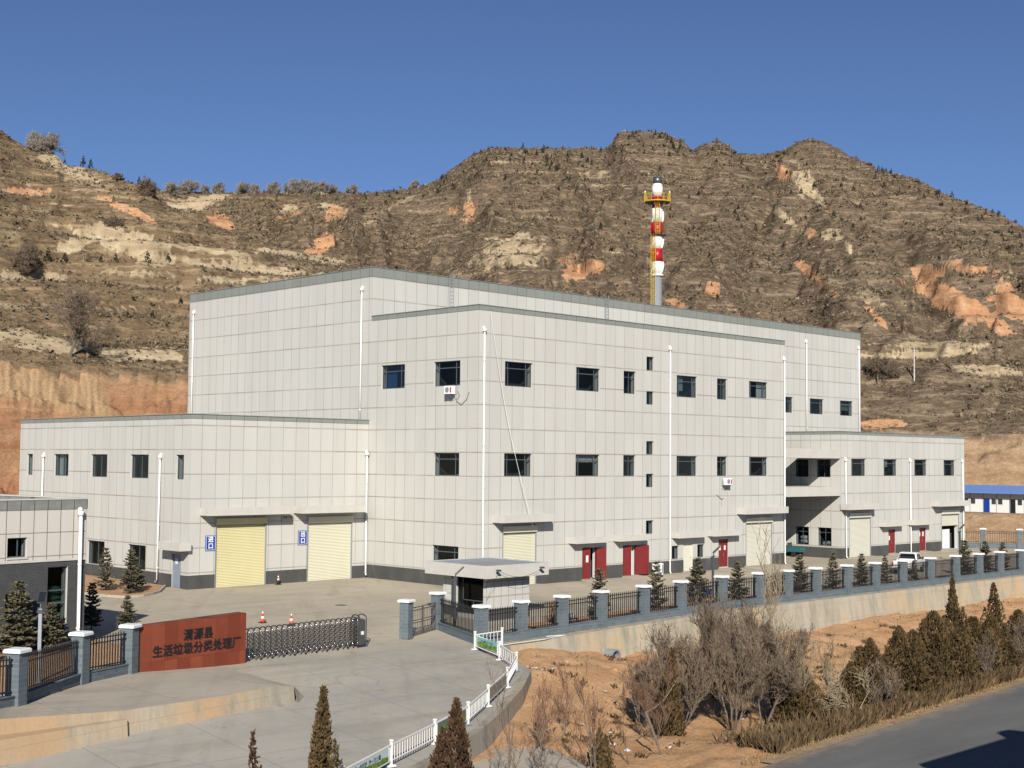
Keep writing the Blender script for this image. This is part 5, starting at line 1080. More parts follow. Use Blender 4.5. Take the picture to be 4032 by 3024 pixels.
# bare shrubs and trees on the bank
GB='bare shrubs on the road bank'
for i,(x,y,H,l,mat,kw) in enumerate([
 (-14.7,-33.2,6.6,'tallest grey brown bare shrub tree above the thicket','twig',dict(stems=3,lev=4,spread=.55,dens=1.25,r0=.12,up=.8,lean=.28)),
 (-16.9,-35.8,6.2,'multi stemmed bare shrub in the middle of the thicket','twig',dict(stems=5,lev=4,spread=.5,dens=1.1,r0=.085,up=.8,lean=.32)),
 (-15.2,-36.2,5.8,'bare shrub with a leaning pale trunk in the thicket','twig',dict(stems=3,lev=4,spread=.6,dens=.95,r0=.09,up=.4,lean=.3)),
 (-18.9,-34.2,5.6,'fine twigged bare shrub at the left of the thicket','twig',dict(stems=5,lev=4,spread=.5,dens=1.1,r0=.08,up=.8,lean=.32)),
 (-19.8,-32.6,4.4,'low spreading bare shrub before the retaining wall','twig',dict(stems=5,lev=4,spread=.5,dens=1.05,r0=.07,up=.8,lean=.32)),
 (-11.0,-34.4,5.9,'bare shrub at the right of the thicket','twig',dict(stems=4,lev=4,spread=.5,dens=1.1,r0=.08,up=.8,lean=.32)),
 (-13.2,-37.3,5.6,'thin pale straight stemmed shrub before the thicket','twig_pale',dict(stems=6,lev=3,spread=.36,dens=.85,r0=.045,up=1.)),
 (-11.9,-39.0,3.2,'low bare shrub with crossing pale stems near the road','twig_pale',dict(stems=4,lev=3,spread=.6,dens=.9,r0=.05,up=.3,lean=.4)),
 (-9.6,-39.0,3.0,'bare thorn shrub left of the juniper row','twig',dict(stems=4,lev=3,spread=.6,dens=1.,r0=.045,up=.4,lean=.3)),
 (-30.0,-38.6,5.1,'slender bare sapling in the middle of the earth slope','twig_red',dict(stems=2,lev=3,spread=.45,dens=.85,r0=.05,up=.8,first=.4)),
 (-26.0,-37.2,3.3,'thin reddish sapling right of the slender one','twig_red',dict(stems=2,lev=3,spread=.4,dens=.7,r0=.03,up=.9)),
 (-31.4,-37.2,3.7,'reddish thorn shrub left of the slender sapling','twig_red',dict(stems=3,lev=3,spread=.55,dens=.7,r0=.045,up=.55)),
 (-35.4,-39.4,5.7,'tall open bare sapling right of the rust coloured juniper','twig',dict(stems=2,lev=3,spread=.58,dens=.72,r0=.07,up=.5,first=.25)),
 (-33.2,-38.4,4.0,'low twiggy sapling over the pavement corner','twig',dict(stems=2,lev=3,spread=.6,dens=.62,r0=.055,up=.45)),
 (-42.9,-40.2,2.6,'thin reddish twigs left of the tall brown juniper','twig_red',dict(stems=5,lev=2,spread=.4,dens=.8,r0=.02,up=.7,lean=.3)),
 (-38.0,-40.9,2.4,'thin bare twigs beside the rust coloured juniper','twig_red',dict(stems=5,lev=2,spread=.5,dens=.9,r0=.02,up=.6,lean=.3)),
 (3.3,-38.6,3.2,'bare brown shrub in front of the tallest juniper','twig',dict(stems=5,lev=3,spread=.5,dens=.9,r0=.04,up=.6)),
 (9.2,-37.6,4.2,'tangled bare shrub among the right hand junipers','twig',dict(stems=5,lev=3,spread=.5,dens=.95,r0=.05,up=.6)),
 (-28.2,-34.4,3.6,'reddish whippy sapling on the earth below the kerb wall','twig_red',dict(stems=3,lev=3,spread=.45,dens=.8,r0=.03,up=.8)),(-24.3,-31.8,3.2,'short bare sapling on the middle of the orange slope','twig_red',dict(stems=3,lev=3,spread=.45,dens=.8,r0=.03,up=.8)),(-22.2,-35.4,4.2,'thin bare sapling between the leaning post and the thicket','twig_red',dict(stems=3,lev=3,spread=.45,dens=.85,r0=.035,up=.8)),(-9.2,-36.4,4.0,'pale whippy shrub between the thicket and the juniper row','twig_pale',dict(stems=6,lev=3,spread=.42,dens=.85,r0=.035,up=.9)),
 (-.31,-26.3,8.9,'slender pale young poplar before the roller door at the fence','twig_pale',dict(stems=1,lev=3,spread=.34,dens=1.1,r0=.075,up=1.1,first=.3,lean=.02))]):
    bare_tree('young_poplar' if 'poplar' in l else 'bare_shrub',i+40,(x,y,dzf(x,y)),H,l,'tree' if 'tree' in l or 'poplar' in l or 'sapling' in l else 'shrub',mat,GB if 'poplar' not in l else None,minr=.0095 if 'poplar' not in l else .015,rz=i*1.7,**kw)
# dry grass and dead weeds along the verge
def tufts(name,n,xr_,yf,zf,hl,mat,seed,w=.10,cl=.35):
    rng=np.random.RandomState(seed); x=rng.uniform(*xr_,n); y=yf(x,rng); keep=fbm(x*.6,y*.6,2)>-cl*rng.rand(n)*1.2; x,y=x[keep],y[keep]; z=zf(x,y); n=len(x)
    D=np.stack([rng.normal(0,.38,n),rng.normal(0,.38,n),np.ones(n)],-1); D/=np.linalg.norm(D,axis=1,keepdims=True); L=rng.uniform(*hl,n); V,F=sprays(np.stack([x,y,z-.02],-1),D,L,L*w*rng.uniform(.5,1.3,n),rng); me=npmesh(name,V,F); v=rng.rand(n); with_var(me,0,rng,vals=np.concatenate([v,v])); return tag(link(name,me,MT[mat]),kind='stuff')
tag(tufts('dry_grass',9000,(-24,40),lambda x,r:road_edge(x)+.35+np.abs(r.normal(0,.75,len(x))),dz,(.06,.24),'drygrass',1),'dry yellow grass growing along the road edge','grass')
tag(tufts('dead_weeds',34000,(-21,40),lambda x,r:road_edge(x)+.8+np.abs(r.normal(0,1.25,len(x))),dz,(.2,.95),'weedbrown',2,.06),'brown dead weeds under the junipers along the road','weeds')
tag(tufts('scattered_weeds',2200,(-20,60),lambda x,r:r.uniform(-33,-21.6,len(x)),dz,(.06,.20),'weedbrown',3,.22,.1),'scattered dead weeds on the orange earth slope','weeds')
# ------------------------------------------------------------------ hillside vegetation
def hill_scrub():
    rng=np.random.RandomState(9); na,nr=HA.shape; R=HR.reshape(-1); da=HA[1,0]-HA[0,0]; dr=np.gradient(_RR); area=(R*da)*np.tile(dr,na); ok=(R>RC1(HA.reshape(-1))+.8)&(R<575)
    # only slopes turned to the yard: height angle growing with distance
    E=((HV[:,2]-CAM[2])/R).reshape(na,nr); front=(E>=np.maximum.accumulate(E,axis=1)-.004).reshape(-1)
    dens=area*(1-.93*np.clip(HSOIL,0,1))*(.25+np.clip(.5+1.6*fbm(HV[:,0]*.035,HV[:,1]*.035+HV[:,2]*.03,4),0,1.4)); dens=np.where(ok&front&(HV[:,2]>3.2),dens*(230/R)**.6,0); N=88000; idx=rng.choice(len(R),N,p=dens/dens.sum()); P=HV[idx]+np.stack([rng.normal(0,.5,N),rng.normal(0,.5,N),np.zeros(N)],-1)
    a,r=np.arctan2(P[:,0]-CAM[0],P[:,1]-CAM[1])-YAW,np.hypot(P[:,0]-CAM[0],P[:,1]-CAM[1]); P[:,2]=terrain(a,r)
    s=rng.gamma(2.4,.10,N)*(r/300)**.55; K=6; PP=np.repeat(P,K,0); S_=np.repeat(s,K); D=np.stack([rng.normal(0,.7,N*K),rng.normal(0,.7,N*K),np.abs(rng.normal(.75,.35,N*K))],-1); D/=np.linalg.norm(D,axis=1,keepdims=True)
    PP=PP+D*(S_*.15)[:,None]; L=S_*rng.uniform(.6,1.3,N*K); V,F=sprays(PP,D,L,L*.33,rng,False); me=npmesh('hillside_scrub',V,F); v=np.repeat(rng.rand(N),K)*.7+.3*rng.rand(N*K); with_var(me,0,rng,vals=v)
    tag(link('hillside_scrub',me,MT['bushdark']),'dry brown scrub covering the terraced hillsides','scrub',kind='stuff')
hill_scrub()
def conifer_mesh(seed):
    rng=np.random.RandomState(seed); n=90; t=rng.rand(n)**.8; a=rng.rand(n)*2*PI; rr=.30*(1-t)*np.sqrt(rng.rand(n)); P=np.stack([rr*np.cos(a),rr*np.sin(a),t*.9],-1); D=np.stack([np.cos(a)*.6,np.sin(a)*.6,np.full(n,.75)],-1)+rng.normal(0,.25,(n,3)); D/=np.linalg.norm(D,axis=1,keepdims=True); L=rng.uniform(.12,.24,n)*(1.2-.6*t); V,F=sprays(P,D,L,L*.3,rng,False); me=npmesh('hill_conifer',V,F); with_var(me,0,rng,0,1); me.materials.append(MT['hillconifer']); return me
HC=[conifer_mesh(s) for s in (1,2,3)]
def hill_conifers():
    rng=np.random.RandomState(4); pts=[]
    cb=lambda x:None
    def crest_y(x): # sight line height of the far crest
        a=az_t(x,400)[0]; t=np.interp(a,crestB[0],crestB[1]); lo,hi=200.,700.
        for _ in range(30):
            m=(lo+hi)/2; lo,hi=(m,hi) if az_t(x,m)[1]>t else (lo,m)
        return lo
    for i in range(74): x=rng.uniform(960,1480); pts.append((x,crest_y(x)+2+rng.gamma(1.3,26),rng.uniform(1.3,2.3)))
    for i in range(46): x=rng.uniform(1480,1880); pts.append((x,crest_y(x)+4+rng.uniform(5,200),rng.uniform(1.0,1.9)))
    for i in range(52): x=1870+340*rng.rand()**.8; pts.append((x,crest_y(x)+1.2+rng.gamma(1.0,20),rng.uniform(.95,1.75)))
    for i in range(62): x=rng.uniform(1250,1850); pts.append((x,rng.uniform(430,650)+max(0,(x-1500)*.15),rng.uniform(.8,1.5)))
    for i in range(20): x=rng.uniform(760,960); pts.append((x,crest_y(x)+2+rng.gamma(1.2,9),rng.uniform(1.2,2.2)))
    for x,y,h in [(103,575,2.4),(140,574,1.9),(218,572,1.2),(250,568,1.6),(318,570,2.0),(363,572,1.7),(180,350,2.2),(196,356,1.8),(140,338,1.2),(300,398,1.5),(245,440,1.4),(192,330,1.0),(390,672,1.2),(440,650,1.1),(330,690,1.1),(275,690,1.2),(235,630,1.0)]: pts.append((x,y,h))
    for i,(x,y,h) in enumerate(pts):
        X,Y,Z=on_hill(x,y); o=link('hill_conifer',HC[i%3]) if False else bpy.data.objects.new('hill_conifer',HC[i%3]); COL.objects.link(o); o.location=(X,Y,Z-.08); o.rotation_euler=(0,0,i*1.1); s_=rng.uniform(.8,1.1); o.scale=(h*s_*.9,h*s_*.9,h*rng.uniform(.85,1.1))
        tag(o,'small dark young conifer planted on the hillside','conifer','young conifers on the hills')
hill_conifers()
# leafless trees on the ridge, big bare tree on the bench
RT=[(100,322,3.6,'large round leafless tree alone on the left hill shoulder',1,5),(405,417,4.9,'leafless tree with a forked crown, leftmost tall one on the far ridge',2,5),(470,416,4.2,'round leafless tree, second tall one on the far ridge',3,5),(372,418,3.8,'low leafless grove tree behind the left hill shoulder',4,4),(440,418,3.,'low leafless tree between the two leftmost ridge trees',5,4),(527,417,3.8,'broad leafless tree, left of a close pair on the far ridge',2,4),(553,418,3.8,'leafless tree, right of a close pair on the far ridge',4,4),(590,417,4.,'rounded leafless tree left of the ridge grove',3,4),(628,417,4.6,'tall leafless tree at the left of the ridge grove',1,4),(650,417,4.8,'tallest leafless tree in the middle of the ridge grove',5,4),(672,417,4.4,'leafless tree in the right of the ridge grove',4,4),(692,417,4.3,'leafless tree closing the ridge grove on the right',2,4),(722,417,2.7,'low leafless tree right of the ridge grove',3,4),(757,417,2.9,'leafless tree farthest right on the level ridge',1,4),(893,402,2.6,'low leafless tree where the ridge starts to climb',5,4)]
for i,(x,y,H,l,s,lv) in enumerate(RT):
    X,Y,Z=on_hill(x,y+1.5); bare_tree('ridge_tree',200+s,(X,Y,Z-.2),H*1.2,l,'tree','ridgetwig','leafless trees on the skyline',minr=.022,rz=i*1.3,lev=4,spread=.72,dens=1.25,r0=.12,up=.05,first=.15,stems=4,lean=.38)
X,Y,Z=on_hill(147,770); bare_tree('bare_tree',77,(X,Y,Z-.2),9.4,'tall leafless tree with a double trunk on the bench above the earth cut','tree','twig',minr=.018,lev=4,spread=.78,dens=1.05,r0=.24,up=.22,first=.35,stems=2,lean=.22)
for i,(x,y,H,l) in enumerate([(318,420,3.2,'dark dense bush on the left hill shoulder'),(247,488,2.2,'dark bush on the pale rock face'),(258,382,1.6,'dark bush on the left skyline'),(40,585,4.,'leafless shrub by the left edge of the hillside'),(1898,812,3.7,'leafless small tree on the bench right of the factory'),(70,570,1.6,'round bare bush on the lower left terrace')]):
    X,Y,Z=on_hill(x,y); bare_tree('hill_bush',300+i,(X,Y,Z-.3),H,l,'bush','twig','dark bushes on the hillside',minr=.02,lev=4,spread=.8,dens=1.15,r0=.06,up=.1,first=.0,stems=6,lean=.5)

def clumps():
    r=np.random.RandomState(12); P=[]
    for i in range(120):
        x=r.uniform(-26,30); y=r.uniform(-36,-22.3) if x>-20 else r.uniform(-37,-31); x=max(x,float(xr(y))+.9); s=r.uniform(.15,.5); k=int(14+40*s); q=r.normal(0,1,(k,2))*s*.6; P.append(np.stack([x+q[:,0],y+q[:,1]*.8],-1))
    P=np.concatenate(P); n=len(P); D=np.stack([r.normal(0,.6,n),r.normal(0,.6,n),np.ones(n)*.7],-1); D/=np.linalg.norm(D,axis=1,keepdims=True); L=r.uniform(.08,.30,n); V,F=sprays(np.stack([P[:,0],P[:,1],dz(P[:,0],P[:,1])-.02],-1),D,L,L*.16,r); me=npmesh('low_scrub',V,F); v=r.rand(n)*.6; with_var(me,0,r,vals=np.concatenate([v,v])); tag(link('low_scrub',me,MT['weedbrown']),'low dark scrub clumps dotted over the orange earth slope','scrub',kind='stuff')
clumps()
# ------------------------------------------------------------------ movable and street objects
def cone(x,y,z,label,h=.70,beacon=False):
    o=tag(empty('traffic_cone',(x,y,z)),label,'cone','traffic cones in the yard')
    b=MB(); b.bbox(-.19,.19,-.19,.19,0,.05,.02); b.build('base',MT['rubber'],o)
    def ring(z0,z1,m,n):
        r=lambda q:.145-.115*q/h; b=MB(); b.lathe([(r(z0),z0),(r(z1),z1)],(0,0,0),14); return b.build(n,MT[m],o,True)
    ring(.052,.24 if not beacon else .34,'conered' if not beacon else 'rubber','cone_body'); ring(.242 if not beacon else .342,.40 if not beacon else .46,'white','reflective_band'); ring(.402 if not beacon else .462,.55,'conered','cone_body'); ring(.552,.66,'white','reflective_band'); ring(.662,h,'conered','tip')
cone(-23.9,-7.3,0,'orange and white traffic cone behind the gate, left one'); cone(-23.3,-9.3,0,'orange and white traffic cone close behind the lattice gate, right one',.68); cone(-9.2,12.2,0,'black and orange cone at the wall between the two left wing roller doors',.78,True)
def lamp(x,y,z,rz,label,h=3.35):
    o=tag(empty('solar_lamp',(x,y,z),rz),label,'street lamp','solar lamps in the yard')
    b=MB(); b.bbox(-.13,.13,-.13,.13,-.1,.04,.02); b.box(-.07,.07,-.07,.07,.04,h-.35); b.build('post',MT['galv'] if 'left' in label else MT['dark'],o)
    b=MB(); b.hexa([(-.10,-.13,h-.38),(.14,-.13,h-.52),(.14,.13,h-.52),(-.10,.13,h-.38),(-.10,-.13,h-.30),(.14,-.13,h-.44),(.14,.13,h-.44),(-.10,.13,h-.30)]); b.tube([(0,0,h-.4),(-.05,0,h-.15)],.035,6); b.build('lamp_head',MT['dark'],o)
    b=MB(); a=math.radians(42); T=lambda p:(p[0]*math.cos(a)+p[2]*math.sin(a)-.22,p[1],-p[0]*math.sin(a)*-1*-1+p[2]*math.cos(a)+h+.02)
    b.box(-.42,.24,-.17,.17,0,.05,0,T); o2=b.build('solar_panel',MT['dark'],o); b=MB(); b.box(-.39,.21,-.15,.15,.051,.056,0,T); b.build('solar_cells',MT['carglass'],o2); return o
lamp(-43.1,-18.9,.02,-2.2,'solar lamp post behind the left fence before the office',3.45); lamp(-15.7,-14.9,-.25,2.6,'solar lamp post in front of the gatehouse',3.25); lamp(7.5,-16.2,.1,2.6,'solar lamp post in the planting strip before the cream door',3.3); lamp(56.5,-9.5,0,2.6,'solar lamp post at the right before the half open roller door',3.4)
def ac(f,u,z,d,label,ground=False,w=.85,hh=.62):
    p=f.p(u,z,d); rz=math.atan2(f.U.y,f.U.x); o=tag(empty('air_conditioner',p,rz),label,'air conditioner','outdoor air conditioner units')
    b=MB(); b.bbox(-w/2,w/2,-.34,0,.0,hh,.015); b.build('casing',MT['white'],o)
    b=MB()
    for cz in ((hh*.5,) if not ground else (hh*.28,hh*.74)):
        r=.22; 
        for k in range(12): t=2*PI*k/12; t2=2*PI*(k+1)/12; b.poly([(-.1,-.345,cz),(-.1+r*math.cos(t),-.345,cz+r*math.sin(t)),(-.1+r*math.cos(t2),-.345,cz+r*math.sin(t2))][::1])
    b.build('fan_grille',MT['galv'],o)
    b=MB(); b.box(w/2-.19,w/2-.05,-.346,-.341,.1,hh-.12); b.build('side_panel',MT['lampred'] if not ground else MT['galv'],o)
    if not ground:
        for x in (-w*.35,w*.35): b=MB(); b.tube([(x,.30,-.02),(x,-.38,-.02)],.018,5); b.tube([(x,.30,-.38),(x,-.33,-.03)],.014,5); b.build('bracket',MT['dark'],o)
    else:
        for x in (-w*.35,w*.35): b=MB(); b.box(x-.05,x+.05,-.34,0,-.10,-.002); b.build('foot',MT['dark'],o)
    return o
ac(fF,30.6,7.58,-.30,'white air conditioner unit on the front wall under a narrow window'); ac(fS,-2.7,14.62,-.30,'white air conditioner unit on the side wall under the upper window'); ac(fF,20.15,.1,-.75,'large white air conditioner standing on the yard beside the red double door',True,1.05,.95)
for pts,lab,f in (([(2.25-.0,14.9),(2.0,14.5),(2.35,14.1),(1.8,13.8),(1.2,14.2),(.95,14.75)],'loose black hose curling below the side wall air conditioner',None),):
    b=MB(); b.tube([(-.06,y,z) for y,z in pts],.03,6,cap=False); tag(b.build('drain_hose',MT['galv'],None,True),lab,'hose')
b=MB(); b.tube([(29.5,-.05,6.7),(30.2,-.06,6.3),(30.5,-.06,6.35)],.03,5); b.tube([(30.2,-.05,6.3),(30.25,-.05,5.7)],.012,5); tag(b.build('drain_hose',MT['galv']),'short hose end sticking out of the front wall under the air conditioner','hose')
b=MB(); P=[Vector((1.1,-.10,20.9)).lerp(Vector((5.2,-.75,4.6)),k/20)+Vector((-.9*math.sin(PI*k/20)*.5,0,0)) for k in range(21)]; b.tube(P,.017,5,cap=False); tag(b.build('wall_cable',MT['white']),'thin pale cable slanting down the front wall from the roof to a canopy','cable')
# tall striped stack behind the hall
ST=tag(empty('chimney_stack',(75.9,44.9,0)),'tall red and white banded chimney stack with yellow railed platform behind the factory','chimney')
def band(z0,z1,r,m,n='shaft_band',r1=None):
    b=MB(); b.lathe([(r,z0),(r1 or r,z1)],(0,0,0),28); return b.build(n,MT[m],ST,True)
R0=.74; band(0,35.35,.66,'galv','base_shaft')
b=MB(); b.lathe([(.86,35.30),(.90,35.36),(.90,35.52),(.80,35.60)],(0,0,0),28); b.build('flange',MT['stackwhite'],ST)
band(35.6,37.3,R0,'stackwhite'); band(37.302,39.1,R0,'stackred'); band(39.102,41.05,R0,'stackwhite'); band(41.052,42.8,R0,'stackred'); band(42.802,44.75,R0,'stackwhite'); band(44.752,46.45,R0,'stackred'); band(46.452,47.9,.74,'stackwhite'); band(47.9,48.2,.74,'stackwhite','collar',.62); band(48.202,49.15,.61,'fluemetal','flue_tip')
def strake(z0,z1,m,ph):
    for k in range(3):
        b=MB(); n=14
        for i in range(n):
            P=[]
            for q in (i,i+1):
                z=z0+(z1-z0)*q/n; t=ph+2*PI*k/3+(z-35.6)*.62; c,s=math.cos(t),math.sin(t); P.append(((R0-.01)*c,(R0-.01)*s,z)); P.append(((R0+.19)*c,(R0+.19)*s,z))
            w=.02; a,bq,c_,d_=P; off=Vector((-math.sin(ph),math.cos(ph),0))*w
            b.quad(a,bq,d_,c_); b.quad([a[0],a[1],a[2]+.05],[c_[0],c_[1],c_[2]+.05],[d_[0],d_[1],d_[2]+.05],[bq[0],bq[1],bq[2]+.05]); b.quad(bq,[bq[0],bq[1],bq[2]+.05],[d_[0],d_[1],d_[2]+.05],d_)
        b.build('helical_strake',MT[m],ST)
for z0,z1,m in ((35.62,37.28,'stackwhite'),(37.32,39.08,'stackred'),(39.12,41.03,'stackwhite'),(41.07,42.78,'stackred'),(42.82,44.7,'stackwhite')): strake(z0,z1,m,.4)
b=MB(); zp=45.55; b.lathe([(.76,zp),(1.72,zp),(1.72,zp+.07),(.76,zp+.07)],(0,0,0),28); pf=b.build('platform',MT['dark'],ST)
def ringtube(z,r,rad,m,par,n): 
    b=MB(); b.tube([(r*math.cos(2*PI*i/28),r*math.sin(2*PI*i/28),z) for i in range(29)],rad,6,cap=False); return b.build(n,MT[m],par)
ringtube(zp+.12,1.72,.09,'yellowpaint',pf,'toe_rail'); ringtube(zp+.62,1.7,.022,'yellowpaint',pf,'mid_rail'); ringtube(zp+1.15,1.7,.03,'yellowpaint',pf,'hand_rail')
for k in range(12): t=2*PI*k/12+.2; b=MB(); b.tube([(1.7*math.cos(t),1.7*math.sin(t),zp),(1.7*math.cos(t),1.7*math.sin(t),zp+1.17)],.03,5); b.build('rail_post',MT['yellowpaint'],pf)
for t in (-.78+PI,-.78):
    b=MB(); c,s=math.cos(t),math.sin(t); b.box(1.7*c-.09,1.7*c+.09,1.7*s-.09,1.7*s+.09,zp,zp+1.45); b.build('warning_light_mount',MT['yellowpaint'],pf); b=MB(); b.lathe([(.11,0),(.13,.1),(.08,.2)],(1.7*c,1.7*s,zp+1.452),10); b.build('warning_light',MT['white'],pf)
for k in range(6): t=2*PI*k/6+.4; c,s=math.cos(t),math.sin(t); b=MB(); b.tube([(.72*c,.72*s,zp-.95),(1.55*c,1.55*s,zp-.02)],.05,5); b.build('bracket',MT['galv'],pf)
def caged(z0,z1,t,m,r=R0):
    c,s=math.cos(t),math.sin(t); T=lambda u,d:((r+d)*c-u*s,(r+d)*s+u*c)
    b=MB()
    for u in (-.25,.25): q=T(u,.18); b.tube([(*q,z0),(*q,z1)],.03,5)
    z=z0
    while z<z1: b.tube([(*T(-.25,.18),z),(*T(.25,.18),z)],.017,4,cap=False); z+=.33
    for z in np.arange(z0+.4,z1,.75): b.tube([(*T(.36*math.cos(a),.18+.62*math.sin(a)),z) for a in np.linspace(0,PI,9)],.02,4,cap=False)
    for a in np.linspace(.1,PI-.1,5): b.tube([(*T(.36*math.cos(a),.18+.62*math.sin(a)),z0+.3),(*T(.36*math.cos(a),.18+.62*math.sin(a)),z1)],.015,4,cap=False)
    b.build('caged_ladder',MT[m],ST)
tv=math.atan2(CAM[1]-44.9,CAM[0]-75.9)
caged(26,41.0,tv-.55,'yellowpaint'); caged(40.9,zp,tv+.05,'yellowpaint')
b=MB(); c,s=math.cos(tv-.2),math.sin(tv-.2); b.lathe([(.76,41.0),(1.25,41.0),(1.25,41.06),(.76,41.06)],(0,0,0),20); b.build('rest_platform',MT['dark'],ST)
# white pickup
def pickup():
    o=tag(empty('pickup_truck',(40.5,-12.9,0),math.radians(17)),'white double cab pickup parked behind the fence seen from the rear','pickup truck')
    def prof(pts,y0,y1,m=0,b=None,tap=0.):
        b=b or MB(); n=len(pts); base=len(b.v)
        for y,k in ((y0,1),(y1,-1)): b.v+=[(x,y+(k*tap*max(0,z-1.0)),z) for x,z in pts]
        b.f.append(tuple(range(base,base+n))); b.f.append(tuple(range(base+n,base+2*n))[::-1]); b.m+=[m,m]
        for i in range(n): j=(i+1)%n; b.f.append((base+j,base+i,base+n+i,base+n+j)); b.m.append(m)
        return b
    def arch(cx,r,z0,a,bk=False): return [(cx+r*math.cos(t),z0+r*math.sin(t)) for t in np.linspace(PI-.25,.25,8)][::-1 if bk else 1]
    wr=.40; fx,rx=1.62,-1.58
    low=[(-2.62,.55)]+[(rx+.48*math.cos(t),.40+.48*math.sin(t)) for t in np.linspace(PI-.3,.3,9)]+[(fx+.48*math.cos(t),.40+.48*math.sin(t)) for t in np.linspace(PI-.3,.3,9)]+[(2.55,.50),(2.62,.72),(2.50,1.02),(1.35,1.12),(-.75,1.12),(-2.60,1.12)]
    bd=prof(low,-.92,.92).build('body',MT['carwhite'],o)
    b=MB(); b.box(-2.52,-.82,-.80,.80,1.122,1.126); b.build('bed_floor',MT['black'],bd)
    for y in (-.90,.82): b=MB(); b.box(-2.60,-.78,y,y+.08,1.125,1.21); b.build('bed_rail',MT['black'],bd)
    b=MB(); b.box(-2.66,-2.605,-.84,.84,.62,1.20); b.build('tailgate',MT['carwhite'],bd)
    b=MB(); b.box(-2.80,-2.63,-.88,.88,.46,.60); b.build('rear_bumper',MT['steel'],bd); b=MB(); b.box(-2.812,-2.803,-.26,.26,.62-.12,.62-.02); b.build('number_plate',MT['bluecloth'],bd)
    for y in (-.915,.765): b=MB(); b.box(-2.675,-2.60,y,y+.15,.72,1.10); b.build('tail_lamp',MT['lampred'],bd)
    for y in (-.86,.62): b=MB(); b.box(2.50,2.60,y,y+.24,.78,.96); b.build('headlight',MT['white'],bd)
    cab=prof([(-.80,1.12),(-.72,1.30),(-.55,1.72),(-.35,1.80),(.55,1.80),(.78,1.74),(1.42,1.14)],-.90,.90,tap=.22).build('cab',MT['carwhite'],o)
    def yz(z,s): return s*(.902-.22*(z-1.0)) 
    for s in (-1,1):
        for pts in ([(-.60,1.22),(-.46,1.68),(.02,1.70),(.02,1.22)],[(.10,1.22),(.10,1.70),(.62,1.68),(1.18,1.22)]):
            b=MB(); P=[(x,yz(z,s)+s*.004,z) for x,z in pts]; b.poly(P if s<0 else P[::-1]); b.build('side_window',MT['carglass'],cab)
        b=MB(); b.box(1.02,1.16,yz(1.22,s)+(-.22 if s<0 else .02),yz(1.22,s)+(-.02 if s<0 else .22),1.20,1.38); b.build('wing_mirror',MT['black'],cab)
        b=MB(); b.box(-.3,-.12,s*.925-.008,s*.925+.008,1.0,1.03); b.build('door_handle',MT['steel'],cab)
    b=MB(); b.poly([(-.735,-.70,1.28),(-.575,-.62,1.68),(-.575,.62,1.68),(-.735,.70,1.28)][::-1]); b.build('rear_window',MT['carglass'],cab); b=MB(); b.poly([(1.41,-.76,1.17),(1.41,.76,1.17),(.81,.64,1.715),(.81,-.64,1.715)]); b.build('windscreen',MT['carglass'],cab)
    b=MB(); b.tube([(-.86,-.72,1.2),(-.84,-.62,1.70),(-.84,.62,1.70),(-.86,.72,1.2)],.04,6); b.build('roll_bar',MT['black'],bd)
    for x in (rx,fx):
        for s in (-1,1):
            b=MB(); T=lambda p:(x+p[0],s*.80+p[2]*s,.40+p[1]); b.lathe([(.30,-.12),(.39,-.10),(.40,0),(.39,.10),(.30,.12)],(0,0,0),20,0,T); w=b.build('wheel',MT['rubber'],o); b=MB(); b.lathe([(.25,.121),(.24,.135),(.05,.125)],(0,0,0),14,0,T); b.build('rim',MT['steel'],w)
pickup()
def trike():
    o=tag(empty('cargo_tricycle',(49.75,5.6,0),math.radians(90)),'teal electric cargo tricycle parked in the gap beside the right wing','tricycle')
    b=MB(); b.box(-1.35,.15,-.48,.48,.52,.60); 
    for A in ((-1.35,.15,-.48,-.44),(-1.35,.15,.44,.48),(-1.35,-1.31,-.44,.44),(.11,.15,-.44,.44)): b.box(*A,.60,.98)
    b.build('cargo_box',MT['teal'],o)
    b=MB(); b.box(.16,.62,-.42,.42,.45,.85); b.bbox(.20,.60,-.38,.38,.852,.95,.04); b.build('driver_seat',MT['teal'],o); b=MB(); b.box(.17,.22,-.40,.40,.95,1.42); b.build('back_frame',MT['dark'],o)
    b=MB(); b.box(.62,1.05,-.38,.38,.36,.42); b.box(1.05,1.16,-.36,.36,.36,1.05); b.build('front_shield',MT['teal'],o)
    b=MB(); b.tube([(1.1,-.36,1.18),(1.0,0,1.2),(1.1,.36,1.18)],.02,6); b.tube([(1.12,0,1.18),(1.32,0,.3)],.035,6); b.build('handlebar',MT['dark'],o)
    for x,y,s in ((-.6,-.52,1),(-.6,.52,1),(1.33,0,1)):
        b=MB(); T=lambda p:(x+p[0],y+p[2],.28+p[1]); b.lathe([(.18,-.05),(.27,-.05),(.28,0),(.27,.05),(.18,.05)],(0,0,0),16,0,T); w=b.build('wheel',MT['rubber'],o); b=MB(); b.lathe([(.17,-.03),(.17,.03)],(0,0,0),10,0,T); b.build('rim',MT['galv'],w)
    for y in (-.40,.30): b=MB(); b.box(-1.37,-1.352,y,y+.1,.62,.70); b.build('tail_lamp',MT['lampred'],o)
trike()
